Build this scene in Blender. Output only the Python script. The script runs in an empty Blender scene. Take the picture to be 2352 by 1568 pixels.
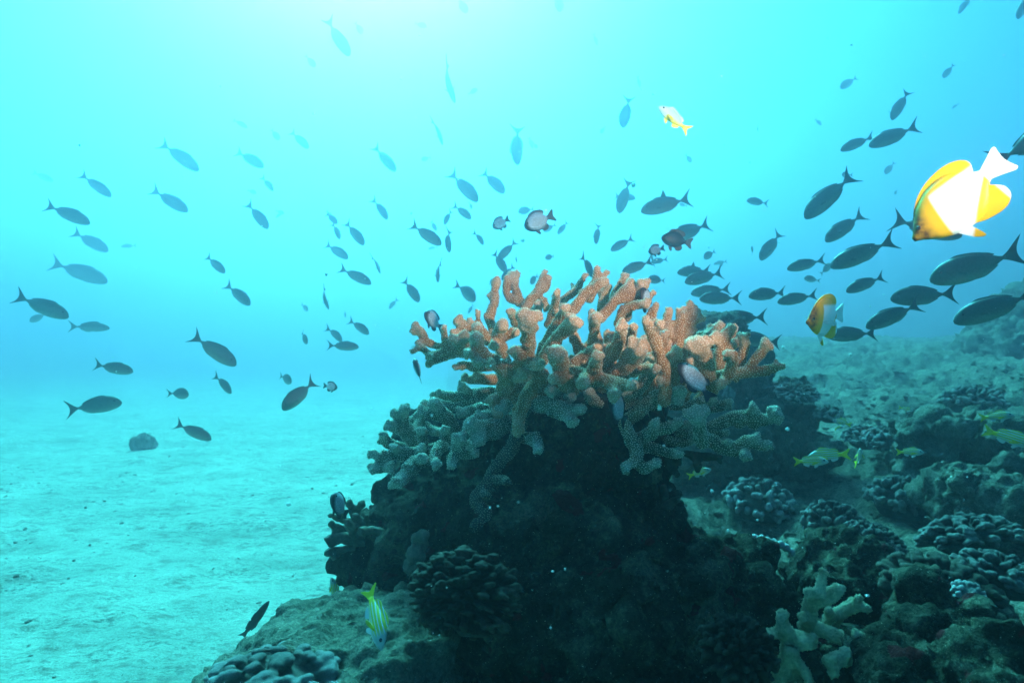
import bpy, math, random
import numpy as np
from mathutils import Vector, Matrix, kdtree

# ------------------------------------------------------------------ camera, light, water light
S = bpy.context.scene
COL = S.collection
R = math.radians
K = 0.000652                       # tangent per photo pixel (2352 px wide)
CAM = np.array((0.0, 0.0, 1.2))
cd = bpy.data.cameras.new('camera')
cd.sensor_width = 36.0
cd.lens = 18.0 / (1176 * K)
cd.clip_start = 0.02
cd.clip_end = 400
cd.dof.use_dof = True
cd.dof.focus_distance = 1.75
cd.dof.aperture_fstop = 5.6
cam = bpy.data.objects.new('camera', cd)
COL.objects.link(cam)
cam.location = CAM
cam.rotation_euler = (R(90), 0, 0)
S.camera = cam

SUN_EL, SUN_AZ = 45.0, -13.0       # degrees; azimuth from +Y towards +X
SUN_DIR = Vector((math.sin(R(SUN_AZ)) * math.cos(R(SUN_EL)), math.cos(R(SUN_AZ)) * math.cos(R(SUN_EL)), math.sin(R(SUN_EL))))
w = bpy.data.worlds.new('World')
S.world = w
w.use_nodes = True
nt = w.node_tree
bg = nt.nodes['Background']
sky = nt.nodes.new('ShaderNodeTexSky')
sky.sky_type = 'NISHITA'
sky.sun_disc = False
sky.sun_elevation = R(SUN_EL)
sky.sun_rotation = R(SUN_AZ)
mixw = nt.nodes.new('ShaderNodeMix')
mixw.data_type = 'RGBA'
mixw.blend_type = 'MULTIPLY'
mixw.inputs[0].default_value = 1.0
mixw.inputs[7].default_value = (0.035, 0.48, 0.66, 1)     # daylight after some metres of sea water
nt.links.new(sky.outputs[0], mixw.inputs[6])
nt.links.new(mixw.outputs[2], bg.inputs[0])
bg.inputs[1].default_value = 0.05

sl = bpy.data.lights.new('sun', 'SUN')
sl.energy = 4.0
sl.angle = R(22)
sl.color = (0.085, 0.93, 0.93)
sun = bpy.data.objects.new('sun', sl)
COL.objects.link(sun)
sun.rotation_euler = SUN_DIR.to_track_quat('Z', 'Y').to_euler()

# the photographer's strobe, whose warm beam falls on the upper coral and the near fish
st = bpy.data.lights.new('camera_strobe', 'SPOT')
st.energy = 30.0
st.color = (1.0, 0.88, 0.74)
st.spot_size = R(52)
st.spot_blend = 0.3
st.shadow_soft_size = 0.03
strobe = bpy.data.objects.new('camera_strobe', st)
COL.objects.link(strobe)
strobe.location = (0.82, 0.15, 1.62)
strobe.rotation_euler = (Vector((0.82, 0.15, 1.62)) - Vector((0.33, 1.56, 1.75))).to_track_quat('Z', 'Y').to_euler()

S.view_settings.view_transform = 'Standard'
S.view_settings.look = 'None'
S.view_settings.exposure = 2.34
S.view_settings.gamma = 1
S.view_settings.use_curve_mapping = False
S.render.engine = 'CYCLES'
S.cycles.use_denoising = True
S.cycles.max_bounces = 6
S.cycles.volume_bounces = 1
S.cycles.sample_clamp_indirect = 4.0

# ------------------------------------------------------------------ helpers
def px(u, v, d):
    return np.array((CAM[0] + d * (u - 1176) * K, CAM[1] + d, CAM[2] + d * (784 - v) * K))

def tag(o, label, cat, group=None, kind=None):
    if kind:
        o['kind'] = kind
    if label:
        o['label'] = label
    if cat:
        o['category'] = cat
    if group:
        o['group'] = group
    return o

def empty(name, loc):
    o = bpy.data.objects.new(name, None)
    o.empty_display_size = 0.05
    COL.objects.link(o)
    o.location = loc
    return o

def mk(name, verts, faces, mats, parent=None, loc=None, smooth=True, midx=None):
    me = bpy.data.meshes.new(name)
    me.from_pydata([tuple(v) for v in verts], [], faces)
    for m in (mats if isinstance(mats, (list, tuple)) else [mats]):
        me.materials.append(m)
    if smooth:
        me.polygons.foreach_set('use_smooth', [True] * len(me.polygons))
    if midx is not None:
        me.polygons.foreach_set('material_index', midx)
    me.update()
    o = bpy.data.objects.new(name, me)
    COL.objects.link(o)
    if loc is not None:
        o.location = loc
    if parent is not None:
        o.parent = parent
    return o

def _hash(ix, iy, iz, seed):
    n = (ix * 374761393 + iy * 668265263 + iz * 2147483647 + seed * 1274126177) & 0xFFFFFFFF
    n = ((n ^ (n >> 13)) * 1274126177) & 0xFFFFFFFF
    n = n ^ (n >> 16)
    return (n & 0xFFFF) / 65535.0

def vnoise(P, seed=0):
    I = np.floor(P).astype(np.int64)
    F = P - I
    F = F * F * (3 - 2 * F)
    out = 0
    for dx in (0, 1):
        for dy in (0, 1):
            for dz in (0, 1):
                wgt = (F[:, 0] if dx else 1 - F[:, 0]) * (F[:, 1] if dy else 1 - F[:, 1]) * (F[:, 2] if dz else 1 - F[:, 2])
                out = out + wgt * _hash(I[:, 0] + dx, I[:, 1] + dy, I[:, 2] + dz, seed)
    return out * 2 - 1

def fbm(P, size, octv=4, seed=0, gain=0.5, ridge=False):
    q = P / size
    a, s, t = 1.0, 0.0, 0.0
    for k in range(octv):
        n = vnoise(q + 17.3 * k, seed + k)
        if ridge:
            n = 1 - 2 * np.abs(n)
        s = s + a * n
        t += a
        a *= gain
        q = q * 2.03
    return s / t

def ico(sub):
    import bmesh
    bm = bmesh.new()
    bmesh.ops.create_icosphere(bm, subdivisions=sub, radius=1.0)
    v = np.array([x.co[:] for x in bm.verts])
    f = [[y.index for y in x.verts] for x in bm.faces]
    bm.free()
    return v, np.array(f)
ICO1, ICO2, ICO3 = ico(1), ico(2), ico(3)

def join_parts(parts):
    V, F, n = [], [], 0
    for v, f in parts:
        V.append(v)
        F.append(f + n)
        n += len(v)
    return np.concatenate(V), np.concatenate(F)

def remesh(parts, voxel, smooth=3):
    """union of closed shapes as one continuous skin -> vertices, normals, quads"""
    V, F = join_parts(parts)
    me = bpy.data.meshes.new('tmp')
    me.from_pydata(V.tolist(), [], F.tolist())
    o = bpy.data.objects.new('tmp', me)
    COL.objects.link(o)
    m = o.modifiers.new('r', 'REMESH')
    m.mode = 'VOXEL'
    m.voxel_size = voxel
    if smooth:
        s = o.modifiers.new('s', 'SMOOTH')
        s.factor = 0.5
        s.iterations = smooth
    dg = bpy.context.evaluated_depsgraph_get()
    ev = o.evaluated_get(dg)
    r = bpy.data.meshes.new_from_object(ev)
    v, n = vn(r)
    f = [list(p.vertices) for p in r.polygons]
    bpy.data.objects.remove(o)
    bpy.data.meshes.remove(me)
    bpy.data.meshes.remove(r)
    return v, n, f

def vn(me):
    k = len(me.vertices)
    v = np.empty(k * 3)
    me.vertices.foreach_get('co', v)
    n = np.empty(k * 3)
    me.vertices.foreach_get('normal', n)
    return v.reshape(-1, 3), n.reshape(-1, 3)

def normals_of(v, f):
    me = bpy.data.meshes.new('tmpn')
    me.from_pydata(v.tolist(), [], f)
    me.update()
    _, n = vn(me)
    bpy.data.meshes.remove(me)
    return n

def ell(u, v, d, ru, rv, rd):
    c = px(u, v, d)
    return ICO3[0] * np.array((ru * K * d, rd, rv * K * d)) + c, ICO3[1]

def ellw(c, r):
    return ICO3[0] * np.array(r) + np.array(c), ICO3[1]

def catmull(pts, step):
    P = np.array(pts, float)
    if len(P) == 1:
        return P
    Q = np.vstack([2 * P[0] - P[1], P, 2 * P[-1] - P[-2]])
    out = []
    for i in range(1, len(Q) - 2):
        a, b, c, d = Q[i - 1], Q[i], Q[i + 1], Q[i + 2]
        n = max(2, int(np.linalg.norm((c - b)[:3]) / step) + 1)
        for t in np.linspace(0, 1, n, endpoint=False):
            out.append(0.5 * (2 * b + (c - a) * t + (2 * a - 5 * b + 4 * c - d) * t * t + (3 * b - a - 3 * c + d) * t ** 3))
    out.append(P[-1])
    return np.array(out)

def chain_parts(pts4, step=0.4):
    """pts4 rows x,y,z,r -> overlapping balls along a smooth curve"""
    r0 = min(p[3] for p in pts4)
    parts = []
    for q in catmull(pts4, max(0.002, r0 * step)):
        parts.append((ICO2[0] * max(q[3], 0.002) + q[:3], ICO2[1]))
    return parts

# ------------------------------------------------------------------ materials
def newmat(name, rough=0.8, spec=0.2):
    m = bpy.data.materials.new(name)
    m.use_nodes = True
    b = m.node_tree.nodes['Principled BSDF']
    b.inputs['Roughness'].default_value = rough
    b.inputs['Specular IOR Level'].default_value = spec
    return m, m.node_tree, b

def N(t, typ, **kw):
    n = t.nodes.new(typ)
    for k, v in kw.items():
        setattr(n, k, v)
    return n

def ramp(t, stops, src):
    n = N(t, 'ShaderNodeValToRGB')
    e = n.color_ramp.elements
    while len(e) < len(stops):
        e.new(0.5)
    for i, (p, c) in enumerate(stops):
        e[i].position = p
        e[i].color = (c[0], c[1], c[2], 1) if not isinstance(c, (int, float)) else (c, c, c, 1)
    t.links.new(src, n.inputs[0])
    return n.outputs[0]

def noise(t, scale, detail=5, rough=0.6, coord=None):
    n = N(t, 'ShaderNodeTexNoise')
    n.inputs['Scale'].default_value = scale
    n.inputs['Detail'].default_value = detail
    n.inputs['Roughness'].default_value = rough
    if coord is not None:
        t.links.new(coord, n.inputs['Vector'])
    return n.outputs['Fac']

def mixc(t, fac, a, b, mode='MIX'):
    n = N(t, 'ShaderNodeMix', data_type='RGBA', blend_type=mode)
    for i, s in ((0, fac), (6, a), (7, b)):
        if hasattr(s, 'is_linked'):
            t.links.new(s, n.inputs[i])
        elif isinstance(s, (int, float)):
            n.inputs[i].default_value = s
        else:
            n.inputs[i].default_value = (s[0], s[1], s[2], 1)
    return n.outputs[2]

def bump(t, b, height, dist, strength=1.0, prev=None):
    n = N(t, 'ShaderNodeBump')
    n.inputs['Distance'].default_value = dist
    n.inputs['Strength'].default_value = strength
    t.links.new(height, n.inputs['Height'])
    if prev is not None:
        t.links.new(prev, n.inputs['Normal'])
    t.links.new(n.outputs[0], b.inputs['Normal'])
    return n.outputs[0]

def objco(t):
    return N(t, 'ShaderNodeTexCoord').outputs['Object']

def rock_mat(name, dark, mid, pale, red=0.0, turf=1.0):
    m, t, b = newmat(name, 0.95, 0.1)
    co = objco(t)
    n1 = noise(t, 9, 6, 0.65, co)
    n2 = noise(t, 42, 6, 0.7, co)
    n3 = noise(t, 160, 4, 0.7, co)
    c = ramp(t, [(0.32, dark), (0.52, mid), (0.72, pale)], n1)
    c2 = ramp(t, [(0.35, dark), (0.6, mid), (0.78, pale)], n2)
    c = mixc(t, 0.5, c, c2)
    g = ramp(t, [(0.35, 0.55), (0.65, 1.25)], n3)
    c = mixc(t, 1.0, c, g, 'MULTIPLY')
    n5 = noise(t, 260, 2, 0.5, co)
    c = mixc(t, ramp(t, [(0.70, 0.0), (0.735, 0.9)], n5), c, (0.55, 0.52, 0.42))
    if red > 0:
        n4 = noise(t, 14, 3, 0.5, co)
        f = ramp(t, [(0.64, 0.0), (0.66, 1.0)], n4)
        c = mixc(t, f, c, (0.10 * red, 0.012, 0.014))
    t.links.new(c, b.inputs['Base Color'])
    p = bump(t, b, n2, 0.02, 1.0)
    bump(t, b, n3, 0.007 * turf, 1.0, p)
    return m

M_ROCK = rock_mat('reef_rock', (0.007, 0.006, 0.004), (0.06, 0.056, 0.035), (0.42, 0.40, 0.27), 1.0)
M_TURF = rock_mat('turf_rock', (0.10, 0.10, 0.07), (0.22, 0.21, 0.15), (0.36, 0.33, 0.25), 0.0)
M_FAR = rock_mat('outcrop_rock', (0.06, 0.06, 0.05), (0.20, 0.19, 0.14), (0.42, 0.39, 0.30), 0.0)

def sand_mat():
    m, t, b = newmat('sand', 0.95, 0.1)
    co = objco(t)
    mp = N(t, 'ShaderNodeMapping')
    mp.inputs['Scale'].default_value = (1.0, 1.5, 1)
    t.links.new(co, mp.inputs[0])
    n1 = noise(t, 1.3, 5, 0.6, mp.outputs[0])
    n2 = noise(t, 7, 6, 0.7, mp.outputs[0])
    n3 = noise(t, 120, 4, 0.7, co)
    c = ramp(t, [(0.3, (0.29, 0.35, 0.27)), (0.6, (0.42, 0.50, 0.39))], n1)
    f = ramp(t, [(0.50, 0.0), (0.66, 0.85)], n2)
    c = mixc(t, f, c, (0.19, 0.18, 0.13))
    n4 = noise(t, 26, 6, 0.75, mp.outputs[0])
    n6 = noise(t, 1.7, 3, 0.5, mp.outputs[0])
    pm = N(t, 'ShaderNodeMath', operation='MULTIPLY')
    t.links.new(ramp(t, [(0.50, 0.0), (0.60, 0.85)], n4), pm.inputs[0])
    t.links.new(ramp(t, [(0.40, 0.15), (0.62, 1.0)], n6), pm.inputs[1])
    c = mixc(t, pm.outputs[0], c, (0.12, 0.12, 0.09))
    c = mixc(t, 1.0, c, ramp(t, [(0.3, 0.75), (0.7, 1.2)], n3), 'MULTIPLY')
    t.links.new(c, b.inputs['Base Color'])
    n7 = noise(t, 70, 3, 0.6, co)
    c = mixc(t, ramp(t, [(0.64, 0.0), (0.70, 0.6)], n7), c, (0.10, 0.11, 0.08))
    t.links.new(c, b.inputs['Base Color'])
    p = bump(t, b, n4, 0.025, 0.8, bump(t, b, n2, 0.03, 0.6))
    bump(t, b, n3, 0.006, 0.8, p)
    return m
M_SAND = sand_mat()
M_SANDBITS = rock_mat('sand_rubble', (0.14, 0.13, 0.10), (0.26, 0.24, 0.19), (0.38, 0.35, 0.28), 0.0)

def reef_mat():
    m, t, b = newmat('reef_floor', 0.95, 0.1)
    co = objco(t)
    n1 = noise(t, 2.2, 6, 0.65, co)
    n2 = noise(t, 13, 7, 0.7, co)
    n3 = noise(t, 75, 5, 0.75, co)
    c = ramp(t, [(0.36, (0.03, 0.03, 0.022)), (0.5, (0.12, 0.115, 0.08)), (0.62, (0.29, 0.28, 0.20))], n1)
    c2 = ramp(t, [(0.38, (0.05, 0.05, 0.035)), (0.6, (0.36, 0.34, 0.25))], n2)
    c = mixc(t, 0.5, c, c2)
    c = mixc(t, 1.0, c, ramp(t, [(0.35, 0.45), (0.65, 1.35)], n3), 'MULTIPLY')
    t.links.new(c, b.inputs['Base Color'])
    p = bump(t, b, n2, 0.06, 0.9)
    bump(t, b, n3, 0.012, 1.0, p)
    return m
M_REEF = reef_mat()

def coral_skin(name, c0, c1, rough=0.75, scale=30, tip=None):
    m, t, b = newmat(name, rough, 0.2)
    co = objco(t)
    n = noise(t, scale, 4, 0.6, co)
    c = ramp(t, [(0.35, c0), (0.65, c1)], n)
    t.links.new(c, b.inputs['Base Color'])
    if tip:
        at = N(t, 'ShaderNodeAttribute', attribute_name='growing_tip')
        c = mixc(t, at.outputs['Fac'], c, tip)
    n2 = noise(t, scale * 7, 5, 0.75, co)
    c = mixc(t, 1.0, c, ramp(t, [(0.3, 0.7), (0.7, 1.25)], n2), 'MULTIPLY')
    t.links.new(c, b.inputs['Base Color'])
    bump(t, b, n2, 0.005, 0.9)
    return m
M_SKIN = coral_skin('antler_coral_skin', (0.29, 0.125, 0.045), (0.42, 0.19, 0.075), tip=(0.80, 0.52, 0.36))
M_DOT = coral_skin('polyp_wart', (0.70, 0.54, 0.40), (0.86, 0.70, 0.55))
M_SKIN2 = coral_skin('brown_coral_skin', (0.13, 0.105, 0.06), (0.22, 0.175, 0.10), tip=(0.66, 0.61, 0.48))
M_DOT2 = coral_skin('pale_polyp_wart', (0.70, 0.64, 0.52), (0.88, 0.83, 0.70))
M_SKIN3 = coral_skin('shaded_antler_skin', (0.055, 0.045, 0.028), (0.10, 0.08, 0.05))  # darker copy of the antler skin, the hanging strand's shade put into its colour
M_DOT3 = coral_skin('shaded_polyp_wart', (0.30, 0.27, 0.20), (0.42, 0.38, 0.30))  # warts of that strand, shade put into their colour too
M_DEAD = coral_skin('turf_covered_coral', (0.04, 0.035, 0.025), (0.09, 0.08, 0.05))
M_FINGER = coral_skin('finger_coral_skin', (0.09, 0.085, 0.06), (0.17, 0.16, 0.11))
M_CRUST = coral_skin('crust_coral', (0.13, 0.12, 0.09), (0.22, 0.20, 0.15), 0.8, 60)
M_PALE = coral_skin('pale_coral', (0.30, 0.27, 0.15), (0.60, 0.56, 0.36))

def knob_mat(name, base, tip, r0, r1):
    """cauliflower coral: paler growing tips, brown between"""
    m, t, b = newmat(name, 0.8, 0.15)
    co = objco(t)
    ln = N(t, 'ShaderNodeVectorMath', operation='LENGTH')
    t.links.new(co, ln.inputs[0])
    mr = N(t, 'ShaderNodeMapRange')
    mr.inputs[1].default_value = r0
    mr.inputs[2].default_value = r1
    t.links.new(ln.outputs['Value'], mr.inputs[0])
    n = noise(t, 60, 4, 0.6, co)
    c = mixc(t, mr.outputs[0], base, tip)
    c = mixc(t, 1.0, c, ramp(t, [(0.3, 0.7), (0.7, 1.25)], n), 'MULTIPLY')
    t.links.new(c, b.inputs['Base Color'])
    n2 = noise(t, 12, 5, 0.75, co)
    c = mixc(t, 1.0, c, ramp(t, [(0.3, 0.65), (0.7, 1.3)], n2), 'MULTIPLY')
    t.links.new(c, b.inputs['Base Color'])
    n3 = noise(t, 45, 4, 0.75, co)
    bump(t, b, n3, 0.006, 1.0)
    return m
M_KNOB_GREY = knob_mat('grey_knob_coral', (0.12, 0.11, 0.09), (0.32, 0.31, 0.29), 0.75, 1.05)
M_KNOB_BROWN = knob_mat('brown_knob_coral', (0.035, 0.028, 0.02), (0.11, 0.09, 0.065), 0.75, 1.05)
M_KNOB_DARK = knob_mat('dark_knob_coral', (0.06, 0.055, 0.05), (0.20, 0.19, 0.17), 0.75, 1.05)
M_KNOB_WHITE = knob_mat('white_knob_coral', (0.30, 0.30, 0.28), (0.70, 0.70, 0.66), 0.7, 1.0)

def sep(t, src):
    n = N(t, 'ShaderNodeSeparateXYZ')
    t.links.new(src, n.inputs[0])
    return n.outputs

def naso_mat():
    m, t, b = newmat('dusky_fish_skin', 0.55, 0.35)
    co = objco(t)
    x, y, z = sep(t, co)
    mr = N(t, 'ShaderNodeMapRange')
    mr.inputs[1].default_value = -0.14
    mr.inputs[2].default_value = 0.10
    t.links.new(z, mr.inputs[0])
    c = ramp(t, [(0.0, (0.22, 0.25, 0.20)), (0.40, (0.11, 0.13, 0.115)), (1.0, (0.06, 0.075, 0.072))], mr.outputs[0])
    mx = N(t, 'ShaderNodeMapRange')
    mx.inputs[1].default_value = -0.36
    mx.inputs[2].default_value = -0.26
    t.links.new(x, mx.inputs[0])
    c = mixc(t, mx.outputs[0], (0.045, 0.045, 0.05), c)
    n = noise(t, 40, 3, 0.6, co)
    c = mixc(t, 1.0, c, ramp(t, [(0.3, 0.8), (0.7, 1.15)], n), 'MULTIPLY')
    t.links.new(c, b.inputs['Base Color'])
    return m
M_NASO = naso_mat()

def dasc_mat():
    m, t, b = newmat('humbug_skin', 0.5, 0.3)
    co = objco(t)
    x, y, z = sep(t, co)
    # pale flank patch: elliptical, ringed by dark margins and fins
    mp = N(t, 'ShaderNodeMapping')
    mp.inputs['Location'].default_value = (-0.07 / 0.36, 0, -0.02 / 0.28)
    mp.inputs['Scale'].default_value = (1 / 0.36, 0, 1 / 0.28)
    t.links.new(co, mp.inputs[0])
    ln = N(t, 'ShaderNodeVectorMath', operation='LENGTH')
    t.links.new(mp.outputs[0], ln.inputs[0])
    vor = N(t, 'ShaderNodeTexVoronoi')
    vor.inputs['Scale'].default_value = 34
    t.links.new(co, vor.inputs['Vector'])
    pale = mixc(t, ramp(t, [(0.25, 0.0), (0.5, 1.0)], vor.outputs['Distance']), (0.62, 0.72, 0.78), (0.30, 0.35, 0.40))
    f = ramp(t, [(0.78, 0.0), (1.08, 1.0)], ln.outputs['Value'])
    c = mixc(t, f, pale, (0.025, 0.025, 0.03))
    t.links.new(c, b.inputs['Base Color'])
    return m
M_DASC = dasc_mat()

def flat_mat(name, c, rough=0.5, spec=0.4):
    m, t, b = newmat(name, rough, spec)
    n = noise(t, 35, 3, 0.6, objco(t))
    t.links.new(mixc(t, 1.0, c, ramp(t, [(0.3, 0.8), (0.7, 1.15)], n), 'MULTIPLY'), b.inputs['Base Color'])
    return m
M_EYE = flat_mat('fish_eye', (0.01, 0.01, 0.012), 0.15, 0.6)
M_BLACKFISH = flat_mat('black_fish_skin', (0.028, 0.026, 0.028))
M_FINDARK = flat_mat('dark_fin', (0.04, 0.04, 0.045))
M_FINPALE = flat_mat('pale_fin', (0.6, 0.62, 0.64))
M_FINYEL = flat_mat('yellow_fin', (0.60, 0.50, 0.02))
M_WRASSE = flat_mat('wrasse_skin', (0.05, 0.03, 0.028))
M_SPECK = flat_mat('plankton', (0.75, 0.75, 0.72))

def butter_mat():
    """white flank, yellow dorsal and anal margins, brown-orange head, white tail"""
    m, t, b = newmat('butterflyfish_skin', 0.5, 0.3)
    co = objco(t)
    x, y, z = sep(t, co)
    def mth(op, a, bb=None):
        n = N(t, 'ShaderNodeMath', operation=op)
        for i, s in enumerate((a, bb)):
            if s is None:
                continue
            if hasattr(s, 'is_linked'):
                t.links.new(s, n.inputs[i])
            else:
                n.inputs[i].default_value = s
        return n.outputs[0]
    # dorsal yellow: above a line that climbs towards the tail side; pyramid white stays low
    dor = mth('SUBTRACT', z, mth('ADD', mth('MULTIPLY', x, 0.10), 0.165))
    fd = ramp(t, [(0.49, 0.0), (0.53, 1.0)], mth('ADD', dor, 0.5))
    an = mth('SUBTRACT', mth('MULTIPLY', x, -0.9), mth('ADD', mth('MULTIPLY', z, 1.0), 0.235))
    fa = ramp(t, [(0.49, 0.0), (0.53, 1.0)], mth('ADD', an, 0.5))
    tail = ramp(t, [(0.205, 1.0), (0.225, 0.0)], mth('ADD', x, 0.5))
    head = mth('ADD', x, mth('MULTIPLY', z, 0.20))
    fh = ramp(t, [(0.665, 0.0), (0.69, 1.0)], mth('ADD', head, 0.5))
    fs = ramp(t, [(0.76, 0.0), (0.86, 1.0)], mth('ADD', head, 0.5))
    n = noise(t, 18, 3, 0.6, co)
    yel = (0.84, 0.44, 0.008)
    c = mixc(t, fd, (0.86, 0.86, 0.84), yel)
    c = mixc(t, fa, c, yel)
    c = mixc(t, tail, c, (0.84, 0.86, 0.86))
    c = mixc(t, fh, c, yel)
    c = mixc(t, fs, c, mixc(t, ramp(t, [(0.35, 0.0), (0.65, 1.0)], n), (0.10, 0.04, 0.015), (0.50, 0.24, 0.02)))
    t.links.new(c, b.inputs['Base Color'])
    return m
M_BUTTER = butter_mat()

def snap_mat():
    """yellow back with thin pale blue lengthwise stripes, pale belly"""
    m, t, b = newmat('snapper_skin', 0.5, 0.35)
    co = objco(t)
    x, y, z = sep(t, co)
    a = N(t, 'ShaderNodeMath', operation='MULTIPLY_ADD')
    t.links.new(z, a.inputs[0])
    a.inputs[1].default_value = 19.0
    a.inputs[2].default_value = 10.3
    fr = N(t, 'ShaderNodeMath', operation='FRACT')
    t.links.new(a.outputs[0], fr.inputs[0])
    stripe = ramp(t, [(0.36, 0.0), (0.42, 1.0), (0.60, 1.0), (0.66, 0.0)], fr.outputs[0])
    sp = N(t, 'ShaderNodeMath', operation='ADD')
    t.links.new(z, sp.inputs[0])
    sp.inputs[1].default_value = 0.5
    belly = ramp(t, [(0.40, 1.0), (0.46, 0.0)], sp.outputs[0])
    xm = N(t, 'ShaderNodeMath', operation='ADD')
    t.links.new(x, xm.inputs[0])
    xm.inputs[1].default_value = 0.5
    tail = ramp(t, [(0.24, 1.0), (0.30, 0.0)], xm.outputs[0])
    face = ramp(t, [(0.74, 0.0), (0.84, 1.0)], xm.outputs[0])
    c = mixc(t, stripe, (0.52, 0.50, 0.05), (0.55, 0.66, 0.85))
    c = mixc(t, face, c, (0.36, 0.40, 0.36))
    c = mixc(t, belly, c, (0.55, 0.60, 0.56))
    c = mixc(t, tail, c, (0.70, 0.62, 0.02))
    t.links.new(c, b.inputs['Base Color'])
    return m
M_SNAP = snap_mat()

def yel_mat():
    m, t, b = newmat('yellow_fish_skin', 0.5, 0.35)
    co = objco(t)
    x, y, z = sep(t, co)
    a = N(t, 'ShaderNodeMath', operation='ADD')
    t.links.new(z, a.inputs[0])
    a.inputs[1].default_value = 0.5
    xm = N(t, 'ShaderNodeMath', operation='ADD')
    t.links.new(x, xm.inputs[0])
    xm.inputs[1].default_value = 0.5
    c = ramp(t, [(0.44, (0.70, 0.62, 0.04)), (0.52, (0.40, 0.66, 0.50))], a.outputs[0])
    c = mixc(t, ramp(t, [(0.68, 0.0), (0.76, 1.0)], xm.outputs[0]), c, (0.42, 0.72, 0.70))
    c = mixc(t, ramp(t, [(0.24, 1.0), (0.32, 0.0)], xm.outputs[0]), c, (0.66, 0.62, 0.03))
    t.links.new(c, b.inputs['Base Color'])
    return m

# ------------------------------------------------------------------ the seabed
def fan_grid(x0, x1, nx, y0, y1, ny, fan):
    ty = np.linspace(0, 1, ny)
    ys = y0 + (y1 - y0) * ty ** 2.2
    xs = np.linspace(x0, x1, nx)
    X = np.array([[x * (fan * max(y, 0) + 1) for x in xs] for y in ys])
    Y = np.repeat(ys[:, None], nx, 1)
    F = [[j * nx + i, j * nx + i + 1, (j + 1) * nx + i + 1, (j + 1) * nx + i] for j in range(ny - 1) for i in range(nx - 1)]
    return X.ravel(), Y.ravel(), F

def smooth(a, b, x):
    t = np.clip((x - a) / (b - a), 0, 1)
    return t * t * (3 - 2 * t)

def sand_z(x, y):
    P = np.stack([x, y * 1.25, 0 * x], 1)
    return -0.028 * np.clip(y - 5, 0, 99) + 0.05 * fbm(P, 1.3, 3, 5) + 0.030 * fbm(P, 0.28, 4, 9, 0.6) + 0.020 * fbm(P, 0.09, 3, 3)

def reef_z(x, y):
    P = np.stack([x, y, 0 * x], 1)
    base = 0.46 + 0.034 * np.clip(y - 2.2, -3, 13) + 0.075 * np.clip(x - 0.9, 0, 4)
    base = base + 0.14 * fbm(P, 0.9, 4, 21) + 0.10 * fbm(P, 0.42, 4, 33, 0.55, True) + 0.05 * fbm(P, 0.12, 4, 41, 0.6) + 0.022 * fbm(P, 0.045, 3, 47, 0.65)
    edge = 0.15 + 0.16 * fbm(P, 0.6, 3, 51) + 0.02 * y
    return base * smooth(edge, edge + 0.5, x) - 0.5 * (1 - smooth(edge - 0.1, edge + 0.4, x))

X, Y, F = fan_grid(-9, 6, 460, -5, 86, 620, 0.10)
o = mk('sand', np.stack([X, Y, sand_z(X, Y)], 1), F, M_SAND)
tag(o, 'pale rippled sand seabed spreading off to the left', None, kind='structure')
X, Y, F = fan_grid(-0.2, 2.2, 430, -0.6, 70, 720, 0.45)
o = mk('reef_slope', np.stack([X, Y, reef_z(X, Y)], 1), F, M_REEF)
tag(o, 'rubble covered reef slope climbing away to the right', None, kind='structure')

rng = np.random.default_rng(11)
def lumps(name, pts, radii, mat, seed):
    parts = []
    g = np.random.default_rng(seed)
    for p, r in zip(pts, radii):
        v = ICO1[0] * (1 + 0.35 * g.standard_normal((len(ICO1[0]), 1)) * 0.6) * r * g.uniform(0.6, 1.4, 3) * np.array((1, 1, 0.6))
        parts.append((v + p, ICO1[1]))
    V, Fc = join_parts(parts)
    return mk(name, V, Fc.tolist(), mat, smooth=False)

n = 7000
yy = 1.6 + 8.5 * rng.random(n) ** 1.5
xx = rng.uniform(-1, 1, n) * (yy * 0.8 + 0.6) - 0.2
k = (fbm(np.stack([xx, yy, 0 * xx], 1), 0.9, 3, 77) + 0.35 * rng.standard_normal(n)) > 0.0
xx, yy = xx[k], yy[k]
o = lumps('sand_rubble', np.stack([xx, yy, sand_z(xx, yy) - 0.001], 1), 0.003 + 0.012 * rng.random(len(xx)) ** 4, M_SANDBITS, 1)
tag(o, 'small bits of coral rubble strewn over the sand', 'rubble', kind='stuff')
n = 7500
yy = 0.7 + 6 * rng.random(n) ** 1.4
xx = 0.5 + rng.random(n) * (yy * 0.95 + 0.3)
o = lumps('reef_rubble', np.stack([xx, yy, reef_z(xx, yy)], 1), 0.004 + 0.03 * rng.random(n) ** 4, M_REEF, 2)
tag(o, 'broken coral rubble littering the reef slope', 'rubble', kind='stuff')

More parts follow.
